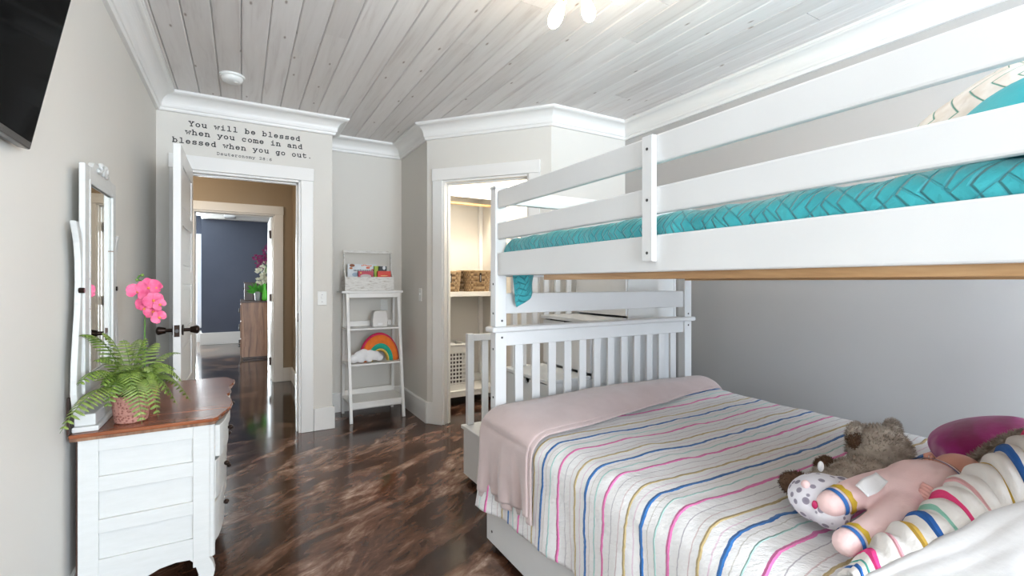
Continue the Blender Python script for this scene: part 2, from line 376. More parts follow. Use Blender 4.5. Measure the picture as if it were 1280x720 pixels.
# main door leaf (opened into the room), five recessed panels
def door_leaf(name, x0, x1, y0, y1, zt, handle=True):
    t_ = 0.008; st = 0.105
    b = MB().box(x0+t_, x1-t_, y0+0.02, y1-0.02, 0.03, zt-0.02)
    b.box(x0, x1, y0, y0+st, 0.01, zt).box(x0, x1, y1-st, y1, 0.01, zt)
    zs = [0.01, 0.22]; ph = (zt-0.22-0.11-4*0.09)/5
    rails = [(0.01, 0.22)]; z = 0.22; cells = []
    for k in range(5):
        cells.append((z, z+ph)); z += ph
        rails.append((z, z+(0.09 if k < 4 else zt-z))); z += 0.09
    for a, c in rails: b.box(x0, x1, y0+st, y1-st, a, c)
    o = struct(b.build(name, M['trim'], bevel=0.003))
    for a, c in cells:
        MB().box(x0+0.004, x1-0.004, y0+st+0.03, y1-st-0.03, a+0.03, c-0.03).build('panel', M['trim'], o, bevel=0.004)
    return o
dr = door_leaf('door_1', -0.355, -0.315, 3.425, 4.235, 2.08)
hz = 0.957
for s in (-1, 1):
    X = -0.315 if s > 0 else -0.355
    h = MB().cyl((X, 3.49, hz), (X+s*0.008, 3.49, hz), 0.033).cyl((X, 3.49, hz), (X+s*0.05, 3.49, hz), 0.011).cyl((X+s*0.04, 3.49, hz), (X+s*0.075, 3.49, hz), 0.017, 0.026)
    h.ball((X+s*0.075, 3.49, hz), 0.016, 0.026, 0.026)
    h.build('door_knob', M['bronze'], dr, smooth=False, bevel=0.002)
MB().box(-0.349, -0.321, 3.4225, 3.4255, hz-0.035, hz+0.035).build('latch_plate', M['bronze'], dr)
MB().cyl((-0.335, 3.424, hz), (-0.335, 3.416, hz), 0.010).build('latch', M['screw'], dr)
for z in (0.25, 1.05, 1.85): MB().cyl((-0.362, 4.222, z-0.045), (-0.362, 4.222, z+0.045), 0.007, n=8).build('hinge', M['bronze'], dr)
d2 = door_leaf('door_2', 0.318, 0.354, Y2+0.13, Y2+0.90, 2.08)
for z in (0.25, 1.05, 1.85): MB().box(0.300, 0.322, Y2+0.098, Y2+0.125, z-0.05, z+0.05).build('hinge', M['bronze'], d2)
MB().box(D1-0.016, D1-0.0115, YD+0.01, YD+0.035, 0.92, 0.99).build('strike_plate', M['bronze'], bpy.data.objects['trim_door'])

# ---------------------------------------------------------------- lettering over the door (flat vinyl strokes)
def arc(cx, cy, rx, ry, a0, a1, n=12): return [(cx+rx*math.cos(rad(lerp(a0, a1, k/n))), cy+ry*math.sin(rad(lerp(a0, a1, k/n)))) for k in range(n+1)]
GL = {
 'o': [arc(3, 2.1, 2.0, 2.1, 0, 360, 20)],
 'l': [[(1.4, 6.2), (3, 6.2), (3, 0)], [(1, 0), (5, 0)]],
 'i': [[(1.4, 4.2), (3, 4.2), (3, 0)], [(1, 0), (5, 0)], [(3, 5.6), (3, 6.3)]],
 'b': [[(0.4, 6.2), (1.3, 6.2), (1.3, 0), (0.4, 0)], arc(3.1, 2.1, 1.9, 2.1, 0, 360, 20)],
 'd': [[(3.8, 6.2), (4.7, 6.2), (4.7, 0), (5.6, 0)], arc(2.9, 2.1, 1.9, 2.1, 0, 360, 20)],
 'e': [[(1, 2.2), (5, 2.2)] + arc(3, 2.1, 2.0, 2.1, 3, 325, 18)],
 's': [[(4.7, 4.2), (4.7, 3.2)], [(4.6, 3.3)] + arc(2.9, 3.15, 1.7, 1.05, 40, 270, 10) + arc(3.0, 1.05, 1.9, 1.05, 90, -150, 12), [(1.1, 0), (1.1, 1.0)]],
 'w': [[(0.0, 4.2), (1.6, 4.2)], [(4.4, 4.2), (6.0, 4.2)], [(0.7, 4.2), (1.8, 0), (3, 3.3), (4.2, 0), (5.3, 4.2)]],
 'h': [[(0.4, 6.2), (1.3, 6.2), (1.3, 0)], [(0.4, 0), (2.2, 0)], [(1.3, 2.8)] + arc(3.0, 2.6, 1.6, 1.6, 160, 0, 8) + [(4.6, 0)], [(3.8, 0), (5.6, 0)]],
 'n': [[(0.4, 4.2), (1.3, 4.2), (1.3, 0)], [(0.4, 0), (2.2, 0)], [(1.3, 2.8)] + arc(3.0, 2.6, 1.6, 1.6, 160, 0, 8) + [(4.6, 0)], [(3.8, 0), (5.6, 0)]],
 'y': [[(0.2, 4.2), (1.8, 4.2)], [(4.2, 4.2), (5.8, 4.2)], [(1.0, 4.2), (3.0, 0.2)], [(5.0, 4.2), (2.4, -1.7), (0.8, -1.7)]],
 'c': [[(4.8, 3.0), (4.8, 4.0)], arc(3, 2.1, 2.0, 2.1, 45, 320, 18)],
 'm': [[(0.0, 4.2), (0.6, 4.2), (0.6, 0)], [(0, 0), (1.3, 0)], [(0.6, 3)] + arc(1.8, 3.0, 1.2, 1.2, 160, 0, 6) + [(3.0, 0)], [(3.0, 3)] + arc(4.2, 3.0, 1.2, 1.2, 160, 0, 6) + [(5.4, 0)], [(2.5, 0), (3.6, 0)], [(4.8, 0), (6.1, 0)]],
 'a': [[(1.2, 3.6)] + arc(3, 2.9, 1.6, 1.3, 130, 0, 8) + [(4.6, 0), (5.6, 0)], arc(2.75, 1.2, 1.8, 1.2, 0, 360, 16)],
 'g': [arc(2.9, 2.2, 1.8, 2.0, 0, 360, 18), [(5.6, 4.2), (4.7, 4.2), (4.7, -0.6)] + arc(3.2, -0.6, 1.5, 1.1, 0, -150, 8)],
 'u': [[(0.4, 4.2), (1.3, 4.2), (1.3, 1.5)] + arc(2.8, 1.5, 1.5, 1.5, 180, 320, 8) + [(4.6, 1.6)], [(3.8, 4.2), (4.7, 4.2), (4.7, 0), (5.6, 0)]],
 't': [[(2, 5.8), (2, 1.3)] + arc(3.3, 1.3, 1.3, 1.3, 180, 310, 8) + [(5.2, 0.8)], [(0.8, 4.2), (4.8, 4.2)]],
 'r': [[(0.6, 4.2), (2.0, 4.2), (2.0, 0)], [(0.8, 0), (3.8, 0)], [(2.0, 2.6)] + arc(3.9, 2.4, 1.9, 1.8, 160, 50, 6)],
 '.': [[(2.9, 0.1), (3.1, 0.5)], [(2.7, 0.4), (3.3, 0.2)]],
 ':': [[(3, 0.1), (3, 0.6)], [(3, 3.2), (3, 3.7)]],
 'Y': [[(0.2, 5.8), (2.0, 5.8)], [(4.0, 5.8), (5.8, 5.8)], [(1.0, 5.8), (3, 2.7), (5.0, 5.8)], [(3, 2.7), (3, 0)], [(1.8, 0), (4.2, 0)]],
 'D': [[(0.5, 5.8), (2.8, 5.8)] + arc(2.8, 2.9, 2.3, 2.9, 90, -90, 12) + [(0.5, 0)], [(1.4, 0), (1.4, 5.8)]],
 '2': [[(1.0, 4.4)] + arc(3, 4.2, 1.9, 1.7, 165, -30, 10) + [(1.0, 0.2), (5.0, 0.2), (5.0, 0.9)]],
 '8': [arc(3, 4.4, 1.6, 1.4, 0, 360, 16), arc(3, 1.5, 1.9, 1.5, 0, 360, 16)],
 '6': [arc(3, 1.8, 1.9, 1.8, 0, 360, 16), [(4.8, 5.7), (3.2, 5.4), (1.6, 4.0), (1.1, 2.0)]],
}
def stroke(bm, pts, wd, f):
    """flat ribbon along pts with round-ish ends; f maps 2D to 3D"""
    P = [Vector(p) for p in pts]; n = len(P); L = []; Rr = []
    for i, p in enumerate(P):
        a = (P[i]-P[i-1]).normalized() if i else None; b = (P[i+1]-P[i]).normalized() if i < n-1 else None
        d = ((a+b) if a and b else (a or b)); 
        if d.length < 1e-6: d = a
        d.normalize(); nn = Vector((-d.y, d.x)); k = 1.0
        if a and b: k = min(1.6, 1/max(0.5, nn.dot(Vector((-a.y, a.x)))))
        e = Vector((0, 0))
        if not a: e = -d*wd*0.4
        if not b: e = d*wd*0.4
        L.append(bm.verts.new(f(*(p+e+nn*wd*k/2)))); Rr.append(bm.verts.new(f(*(p+e-nn*wd*k/2))))
    for i in range(n-1): bm.faces.new((L[i], L[i+1], Rr[i+1], Rr[i]))
def text_mesh(name, s_, x0, x1, z, y, mat_, parent, wd=0.95, axis='x', hk=1.0, f=None, adv=7.4):
    nch = len(s_); sc_ = (x1-x0)/(nch*adv-(adv-6)); b = bmesh.new()
    for i, ch in enumerate(s_):
        for st_ in GL.get(ch, []):
            g_ = f or (lambda px, pz: (x0+px*sc_, y, z+pz*sc_*hk))
            stroke(b, [(p[0]+i*adv, p[1]) for p in st_], wd, g_)
    me = bpy.data.meshes.new(name); b.to_mesh(me); b.free(); me.materials.append(mat_)
    o = bpy.data.objects.new(name, me); C.objects.link(o); o.parent = parent
    mo = o.modifiers.new('solid', 'SOLIDIFY'); mo.thickness = 0.0006; mo.offset = 0
    return o
wl = thing('wall_lettering', 'black typewriter-style verse lettering on the wall above the doorway', 'lettering')
for s_, x0, x1, z, wd in (('You will be blessed', -0.343, 0.42, 2.419, 0.9), ('when you come in and', -0.363, 0.437, 2.355, 0.9), ('blessed when you go out.', -0.443, 0.51, 2.285, 0.9), ('Deuteronomy 28:6', -0.165, 0.212, 2.226, 0.75)):
    step = (x1-x0)/(len(s_)*7.1-1.1)*7.1
    for i, ch in enumerate(s_):
        if ch != ' ': text_mesh('letter', ch, x0+i*step, x0+i*step+step*6/7.1, z, YD-0.0008, M['ink'], wl, wd*1.3, adv=6)

# ---------------------------------------------------------------- bunk bed
BX0, BX1, BY0, BY1 = 1.040, 2.415, -0.02, 2.010     # outer faces of the posts
bed = thing('bunk_bed', 'white wooden bunk bed with slatted footboard and plank guard rails', 'bunk bed', (BX0, BY0, 0))
def bp_(mb, name, bev=0.004, m=None, par=None, seg=2):
    o = mb.build(name, m or M['bed'], None, bevel=bev, seg=seg)
    o.parent = par or bed
    if par is None: o.location = (-BX0, -BY0, 0)
    return o
PW = 0.060
for (x, y) in ((BX0, BY1-0.053), (BX1-PW, BY1-0.053), (BX0, BY0), (BX1-PW, BY0)):
    b = MB().box(x, x+PW, y, y+0.053, 0, 1.010)
    bp_(b, 'lower_post')
    b = MB().box(x, x+PW, y, y+0.053, 1.036, 1.695).box(x-0.004, x+PW+0.004, y-0.004, y+0.057, 1.695, 1.708)
    bp_(b, 'upper_post')
for ya in (BY1-0.053, BY0):
    yb = ya+0.053
    bp_(MB().box(BX0-0.022, BX1+0.022, ya-0.016, yb+0.016, 1.010, 1.036), 'cap_rail', 0.009, seg=3)
    bp_(MB().box(BX0+PW, BX1-PW, ya+0.012, yb-0.012, 0.942, 1.010), 'head_rail')
    bp_(MB().box(BX0+PW, BX1-PW, ya+0.012, yb-0.012, 0.30, 0.40), 'foot_rail')
    for k in range(12):
        x = 1.182 + k*0.0991; sy = ya+0.018
        bp_(MB().box(x-0.023, x+0.023, sy, sy+0.017, 0.40, 0.942), 'slat', 0.003)
    bp_(MB().box(BX0+PW-0.001, BX1-PW+0.001, ya+0.012, yb-0.012, 1.097, 1.196), 'end_rail')
    bp_(MB().box(BX0+PW, BX1-PW, ya+0.012, yb-0.012, 1.275, 1.39), 'end_rail')
    bp_(MB().box(BX0+PW, BX1-PW, ya+0.012, yb-0.012, 1.625, 1.695), 'end_rail')
bp_(MB().box(BX0+0.002, BX0+0.026, BY0+0.053, BY1-0.053, 0.26, 0.42), 'side_rail')
bp_(MB().box(BX1-0.026, BX1, BY0+0.053, BY1-0.053, 0.26, 0.42), 'side_rail')
bp_(MB().box(BX1-0.030, BX1-0.006, BY0+0.053, BY1-0.053, 1.28, 1.39), 'side_rail')
for side in (0, 1):
    x = BX0+0.010 if side == 0 else BX1-0.034
    if side == 0: bp_(MB().box(x, x+0.024, BY0+0.053, BY1-0.053, 1.280, 1.388), 'side_rail', 0.005)
    bp_(MB().box(x, x+0.022, BY0+0.053, BY1-0.053, 1.450, 1.530), 'guard_rail', 0.006)
    bp_(MB().box(x, x+0.022, BY0+0.053, BY1-0.053, 1.598, 1.683), 'guard_rail', 0.006)
    xs = x-0.020 if side == 0 else x+0.022
    st_ = bp_(MB().box(xs, xs+0.020, 0.972, 1.013, 1.310, 1.680), 'stile', 0.003)
    if side == 0:
        for z in (1.335, 1.490, 1.640): bp_(MB().cyl((xs-0.001, 0.992, z), (xs+0.002, 0.992, z), 0.0045, n=10), 'bolt', 0, M['screw'], st_)
bp_(MB().box(BX0+0.034, BX0+0.072, BY0+0.06, 1.60, 1.259, 1.284), 'cleat', 0.002, M['pine'])
bp_(MB().box(BX1-0.072, BX1-0.034, BY0+0.06, BY1-0.06, 1.259, 1.284), 'cleat', 0.002, M['pine'])
for k in range(13):
    y = 0.09+k*0.148
    bp_(MB().box(BX0+0.034, BX1-0.034, y, y+0.07, 1.284, 1.302), 'bed_slat', 0.002, M['pine'])
    bp_(MB().box(BX0+0.03, BX1-0.03, y, y+0.07, 0.36, 0.378), 'bed_slat', 0.002, M['pine'])
for (x, y, z, ax) in ((BX0, BY1-0.03, 0.93, 0), (BX0, BY1-0.03, 1.10, 0), (BX0, BY1-0.03, 1.24, 0), (BX0+0.035, BY1-0.053, 1.065, 1), (BX0+0.035, BY1-0.053, 0.985, 1),
                      (BX1-0.03, BY1-0.053, 1.055, 1), (BX1-0.03, BY1-0.053, 0.985, 1), (BX0, BY1-0.03, 0.70, 0)):
    d = Vector((-0.0015, 0, 0)) if ax == 0 else Vector((0, -0.0015, 0))
    c = Vector((x, y, z)); bp_(MB().cyl(c-d, c+d, 0.0055, n=12), 'bolt', 0, M['screw'])

# trundle under the lower bunk
tr = thing('trundle_drawer', 'long white drawer front under the lower bunk beneath the striped quilt', 'drawer', (1.03, 0.9, 0))
def tp(mb, name, bev=0.004, m=None):
    o = mb.build(name, m or M['bed'], None, bevel=bev); o.parent = tr; o.location = (-1.03, -0.9, 0); return o
tp(MB().box(1.012, 1.034, 0.02, 1.995, 0.030, 0.250), 'drawer_front')
tp(MB().box(1.034, 2.20, 0.04, 0.06, 0.05, 0.20).box(1.034, 2.20, 1.93, 1.95, 0.05, 0.20).box(2.18, 2.2, 0.06, 1.93, 0.05, 0.20).box(1.034, 2.19, 0.05, 1.94, 0.05, 0.065), 'drawer_box')
tp(MB().cyl((1.0105, 1.94, 0.085), (1.0135, 1.94, 0.085), 0.006, n=12), 'bolt', 0, M['screw'])
for x, y in ((1.12, 0.15), (1.12, 1.82), (2.1, 0.15), (2.1, 1.82)): tp(MB().cyl((x, y-0.012, 0.025), (x, y+0.012, 0.025), 0.025, n=16), 'caster', 0.002, M['black'])

# ---------------------------------------------------------------- storage staircase behind the footboard
SY0, SY1 = 2.215, 2.74
stairs = thing('bunk_staircase', 'white storage staircase with drawer steps and slatted handrail behind footboard', 'stairs', (1.22, SY0, 0))
def sp_(mb, name, bev=0.003, m=None, par=None):
    o = mb.build(name, m or M['bed'], None, bevel=bev); o.parent = par or stairs
    if par is None: o.location = (-1.22, -SY0, 0)
    return o
steps = [(1.222, 0.345), (1.535, 0.682), (1.83, 1.020), (2.12, 1.345)]
XE = 2.56
for i, (x, zt) in enumerate(steps):
    x2 = steps[i+1][0] if i < 3 else XE
    z0 = 0.0
    sp_(MB().box(x+0.018, x2+0.018 if i < 3 else XE, SY0+0.004, SY0+0.020, 0.02, zt-0.022).box(x+0.018, x2+0.018 if i < 3 else XE, SY1-0.020, SY1-0.004, 0.02, zt-0.022), 'side_panel')
    sp_(MB().box(x-0.016, x2+(0.0 if i < 3 else 0), SY0, SY1, zt-0.022, zt), 'tread', 0.004)
    # drawer front with a half-round finger notch
    zb = 0.035 if i == 0 else steps[i-1][1]+0.012
    zt2 = zt-0.032; yc = (SY0+SY1)/2; r_ = 0.030
    pts = [(SY0+0.008, zb), (SY1-0.008, zb), (SY1-0.008, zt2), (yc+r_, zt2)] + [(yc+r_*math.cos(rad(a)), zt2-r_*math.sin(rad(a))) for a in range(20, 180, 20)] + [(yc-r_, zt2), (SY0+0.008, zt2)]
    sp_(MB().prism(pts, lambda y, z: (x, y, z), lambda y, z: (x+0.016, y, z)), 'drawer_front', 0.002)
    sp_(MB().box(x+0.05, x+0.055, SY0+0.02, SY1-0.02, zb, zt-0.022), 'drawer_box', 0, M['gap_shade'])  # thin near-black sheet that paints the shade behind the drawer front
sp_(MB().box(XE, XE+0.016, SY0, SY1, 0, 1.345), 'side_panel')
# far-side handrail: two stepped sections
ry0, ry1 = SY1-0.040, SY1-0.012
sp_(MB().box(1.236, 1.280, ry0-0.003, ry1+0.003, 0.346, 0.922), 'rail_post'); sp_(MB().box(1.280, 1.60, ry0+0.002, ry1-0.002, 0.874, 0.917), 'hand_rail')
for x in (1.364, 1.462): sp_(MB().box(x-0.022, x+0.022, ry0+0.005, ry1-0.005, 0.346, 0.874), 'slat')
sp_(MB().box(1.565, 1.60, ry0-0.003, ry1+0.003, 0.683, 1.62), 'rail_post'); sp_(MB().box(1.60, 2.20, ry0+0.002, ry1-0.002, 1.56, 1.61), 'hand_rail')
sp_(MB().box(2.165, 2.20, ry0-0.003, ry1+0.003, 1.346, 1.56), 'rail_post')
for x in (1.658, 1.745, 1.842, 1.938, 2.037, 2.13): sp_(MB().box(x-0.020, x+0.020, ry0+0.005, ry1-0.005, 0.683 if x < 1.84 else (1.021 if x < 2.1 else 1.346), 1.56), 'slat')

# ---------------------------------------------------------------- bedding
def quilt_mat():
    m = mat('striped_quilt', (0.80, 0.78, 0.76), 0.85); t = NT(m)
    t.b.inputs['Sheen Weight'].default_value = 0.15
    uvn = t.n('ShaderNodeTexCoord'); sx = t.n('ShaderNodeSeparateXYZ'); t.l(uvn.outputs['UV'], sx.inputs[0])
    u, v = sx.outputs[0], sx.outputs[1]     # u metres along the bed, v metres across
    cv = t.n('ShaderNodeCombineXYZ'); t.l(t.math('MULTIPLY', u, 1.5), cv.inputs[0]); t.l(t.math('MULTIPLY', v, 5.0), cv.inputs[1])
    wob = t.math('MULTIPLY', t.math('SUBTRACT', t.noise(cv.outputs[0], 1.6, 4, 0.55), 0.5), 0.026)
    uu = t.math('ADD', u, wob)
    ph = t.math('MODULO', t.math('ADD', uu, 10.0), 0.25)   # period 0.25 m
    edge = t.n('ShaderNodeCombineXYZ'); t.l(t.math('MULTIPLY', v, 60), edge.inputs[0]); t.l(t.math('MULTIPLY', u, 9), edge.inputs[1])
    rag = t.math('MULTIPLY', t.math('SUBTRACT', t.noise(edge.outputs[0], 1.0, 2), 0.5), 0.004)
    ph = t.math('ADD', ph, rag)
    col = None; hh = None
    base = (0.80, 0.785, 0.775)
    # stripe centre inside the period, half width, colour
    S = [(0.0225, 0.0050, (0.60, 0.46, 0.22)), (0.214, 0.0065, (0.030, 0.17, 0.48)), (0.120, 0.0060, (0.84, 0.20, 0.48)), (0.164, 0.0030, (0.48, 0.73, 0.68)),
         (0.083, 0.0016, (0.45, 0.42, 0.45)), (0.050, 0.0018, (0.62, 0.50, 0.50)), (0.190, 0.0014, (0.55, 0.52, 0.48)), (0.243, 0.0020, (0.70, 0.55, 0.62))]
    c = base
    for (p, hw, cc) in S:
        d = t.math('ABSOLUTE', t.math('SUBTRACT', ph, p))
        mk = t.math('LESS_THAN', d, hw)
        c = t.mix(mk, c, cc)
        if hw > 0.0022:
            k = t.math('MAXIMUM', t.math('SUBTRACT', 1.0, t.math('DIVIDE', d, hw)), 0.0)
            hh = k if hh is None else t.math('ADD', hh, k)
    t.base(c)
    cr = t.n('ShaderNodeCombineXYZ'); t.l(t.math('MULTIPLY', u, 40), cr.inputs[0]); t.l(t.math('ADD', t.math('MULTIPLY', v, 70), t.math('MULTIPLY', u, 30)), cr.inputs[1])
    h = t.math('ADD', t.math('MULTIPLY', t.noise(cr.outputs[0], 0.9, 4, 0.6), 0.9), t.math('MULTIPLY', hh, 0.7))
    t.bump(h, 0.8, 0.008)
    return m
M['quilt'] = quilt_mat()
M['blush'] = mat_var('blush_fleece', (0.52, 0.40, 0.38), (0.57, 0.45, 0.43), 12, 0.95, 0.3, 300, bd=0.003, Sheen_Weight=0.4)
M['white_cloth'] = mat_var('white_cotton', (0.80, 0.79, 0.79), (0.84, 0.83, 0.83), 6, 0.85, 0.3, 60, bd=0.004)
M['mattress'] = mat('mattress_ticking', (0.75, 0.74, 0.72), 0.85)
tag(MB().box(BX0+0.03, BX1-0.03, BY0+0.07, BY1-0.065, 0.38, 0.60).build('mattress', M['mattress'], bevel=0.04, seg=4), 'white mattress of the lower bunk under the striped quilt', 'mattress')

QX0, QX1, QZ = 0.985, 2.415, 0.628
def drape(X0, X1, zt, zhem, rr, s, far_drop=0.16):
    """profile across the bed: s in metres from the near hem; returns x, z"""
    L1 = zt-rr-zhem; La = rr*PI/2; L2 = (X1-rr)-(X0+rr)
    if s < L1: return X0, zhem+s, -1, 0
    s -= L1
    if s < La: a = s/rr; return X0+rr-rr*math.cos(a), zt-rr+rr*math.sin(a), -math.cos(a), math.sin(a)
    s -= La
    if s < L2: return X0+rr+s, zt, 0, 1
    s -= L2
    if s < La: a = s/rr; return X1-rr+rr*math.sin(a), zt-rr+rr*math.cos(a), math.sin(a), math.cos(a)
    s -= La
    return X1, zt-rr-s, 1, 0
def quilt_f(Y0, Y1, X0, X1, zt, zhem, rr, far, extra=None):
    Lt = (zt-rr-zhem)+rr*PI+((X1-rr)-(X0+rr))+far
    def f(u, v):
        y = lerp(Y0, Y1, u); s = v*Lt
        x, z, nx, nzv = drape(X0, X1, zt, zhem + 0.014*math.sin(y*5+1), rr, s)
        side = 1 if (nzv < 0.5 and nx < 0) else 0
        low = max(0, (zt-rr-z)/(zt-rr-zhem)) if side else 0
        disp = 0.006*nz(x*5, y*5, z*5)+0.004*nz(x*14, y*20, z*14+3)
        disp += low*(0.022*math.sin(y*13+2*nz(y*2, 1))+0.008*math.sin(y*31+1.0))*(1-0.8*sstep(1.35, 1.55, y))
        x += nx*disp; z += nzv*disp
        if side: x -= 0.012*low
        if extra: x, y, z = extra(x, y, z, u, v, side, low)
        return (x, y, z)
    return f, Lt
def q_extra(x, y, z, u, v, side, low):
    # swell of the pillow shape near the footboard blanket and gentle hollow in the middle
    if not side: z += 0.018*sstep(1.5, 1.9, y) - 0.010*math.sin(PI*sstep(1.0, 2.4, x))
    if side: x -= 0.0
    # the corner at the footboard flares toward the floor plan
    if side and y > 1.75: x -= 0.035*low*sstep(1.75, 1.93, y)
    return x, y, z
f, Lt = quilt_f(0.30, 1.952, QX0, QX1, QZ, 0.235, 0.085, 0.12, q_extra)
q = grid_mesh('striped_quilt', f, 230, 190, M['quilt'], uvf=lambda u, v: (lerp(0.30, 1.952, u), v*Lt), thick=0.007)
tag(q, 'white quilt with blue, pink and gold stripes spread over the lower bunk', 'quilt')
# blush blanket at the foot
Lb = None
def blank_f(dz, Ya0, Ya1, zh, yflare, inset=0.0):
    X0, X1 = QX0-0.024-dz, QX1+0.012
    rr = 0.095; zt = QZ+0.024+dz; L_ = (zt-rr-zh)+rr*PI/2*2+((X1-rr)-(X0+rr))+0.05
    def f(u, v):
        s = v*L_; x, z, nx, nzv = drape(X0, X1, zt, zh, rr, s)
        low = max(0, (zt-rr-z)/(zt-rr-zh)) if nx < -0.5 else 0
        tx = sstep(1.0, 2.4, x)
        ya = lerp(Ya0, Ya1, tx) - 0.02*low + 0.02*nz(x*3, 2.0, 0)
        y = lerp(ya, 1.948, u)
        puff = 0.032*math.sin(PI*min(1, u*1.0))**0.7 if nzv > 0.5 else 0.0
        puff += 0.020*sstep(0, 0.4, u)*nzv*math.sin(PI*sstep(1.0, 2.42, x))**0.5
        d = puff*(1 if nzv > 0.5 else 0.3) + 0.006*nz(x*7, y*9, z*7) + low*(0.010*math.sin(u*13+z*5)+0.006*math.sin(u*29)+0.012*sstep(0.6, 1, u))
        return (x+nx*d, y, z+nzv*max(d, 0.0) + low*(0.050*(1-u)+0.006*nz(y*8, 0, 0)))
    return f
bl = grid_mesh('throw_blanket', blank_f(0.0, 1.545, 1.735, 0.30, 0), 60, 150, M['blush'], thick=0.008)
tag(bl, 'blush pink fleece blanket laid over the quilt at the footboard', 'blanket')
o = grid_mesh('fold', blank_f(-0.006, 1.525, 1.725, 0.275, 0), 60, 150, M['blush'], parent=bl, thick=0.006)

# ---------------------------------------------------------------- upper bunk bedding
m = M['teal'] = mat('teal_quilt', (0.03, 0.46, 0.48), 0.6); t = NT(m)
t.b.inputs['Sheen Weight'].default_value = 0.3
uvn = t.n('ShaderNodeTexCoord'); sx = t.n('ShaderNodeSeparateXYZ'); t.l(uvn.outputs['UV'], sx.inputs[0])
def zig(t, a, b, per, amp, wdt, off=0.0):
    tri = t.math('PINGPONG', t.math('ADD', b, off), per/2)
    d = t.math('ABSOLUTE', t.math('SUBTRACT', t.math('PINGPONG', t.math('ADD', a, t.math('MULTIPLY', tri, amp)), 0.045), 0.0225))
    return t.math('MINIMUM', t.math('DIVIDE', d, wdt), 1.0)
u_ = t.math('ADD', sx.outputs[0], t.math('MULTIPLY', t.noise(uvn.outputs['UV'], 5, 2), 0.05)); v_ = sx.outputs[1]
z1 = zig(t, t.math('MULTIPLY', u_, 1.3), v_, 0.10, 0.9, 0.0055); z2 = zig(t, v_, u_, 0.14, 0.9, 0.0035, 0.03)
st_h = t.math('MULTIPLY', z1, t.math('MAXIMUM', z2, 0.4))
t.base(t.mix(st_h, (0.006, 0.22, 0.25), t.ramp(t.noise(uvn.outputs['UV'], 9, 4), [(0.3, (0.015, 0.30, 0.34)), (0.7, (0.035, 0.42, 0.46))])))
t.bump(t.math('ADD', t.math('MULTIPLY', st_h, 0.6), t.math('MULTIPLY', t.noise(uvn.outputs['UV'], 22, 4), 1.2)), 0.8, 0.010)
tag(MB().box(BX0+0.05, BX1-0.05, BY0+0.07, BY1-0.085, 1.303, 1.435).build('mattress', M['mattress'], bevel=0.03, seg=4), 'white mattress of the upper bunk under the teal quilt', 'mattress')
def tq(u, v):
    X0, X1, zt, zh, rr = BX0+0.042, BX1-0.042, 1.452, 1.315, 0.035
    y = lerp(BY0+0.06, BY1-0.068, u); L_ = (zt-rr-zh)*2+rr*PI+(X1-X0-2*rr); s = v*L_
    x, z, nx, nzv = drape(X0, X1, zt, zh, rr, s)
    d = 0.007*nz(x*8, y*9, z*10)+0.004*nz(x*20, y*26, z*22)
    if u > 0.97: z -= 0.03*((u-0.97)/0.03)**2
    return (x-abs(d)*(1 if nx < 0 else -1)*abs(nx)*0.4+nx*d*0.6, y, z+nzv*d)
L_t = 0.102*2+0.035*PI+1.22
tag(grid_mesh('teal_quilt', tq, 240, 110, M['teal'], uvf=lambda u, v: (u*1.95, v*L_t), thick=0.004), 'teal stitched quilt covering the upper bunk mattress', 'quilt')
def corner(u, v):  # corner of the teal quilt hanging below the upper end rail
    wx = lerp(0.0, 0.125, v); 
    x0 = 1.112+wx; ztop = 1.300; zb = lerp(1.300, lerp(1.135, 1.215, v) if v > 0.28 else lerp(1.19, 1.135, v/0.28), u)
    return (x0+0.010*(1-u)-0.02*u*(v-0.3)+0.004, 1.925+0.012*math.sin(v*9+u*2)*u-0.01*u, zb)
def corner2(u, v):
    a = [(1.100, 1.300), (1.232, 1.300)]; 
    top = (lerp(1.108, 1.232, v), 1.312)
    # lower outline: left side runs to the point, right side rounded
    lo = [(1.128, 1.19), (1.140, 1.128), (1.170, 1.148), (1.200, 1.172), (1.222, 1.205), (1.230, 1.25)]
    k = v*(len(lo)-1); i = min(int(k), len(lo)-2); p = Vector(lo[i]).lerp(Vector(lo[i+1]), k-i)
    return (lerp(top[0], p.x, u), 1.915+0.016*math.sin(v*8)*u, lerp(top[1], p.y, u))
tag(grid_mesh('blanket_corner', corner2, 20, 24, M['teal'], uvf=lambda u, v: (u*0.2, v*0.2), thick=0.005), 'teal quilt corner hanging below the upper bunk near the left post', 'quilt')

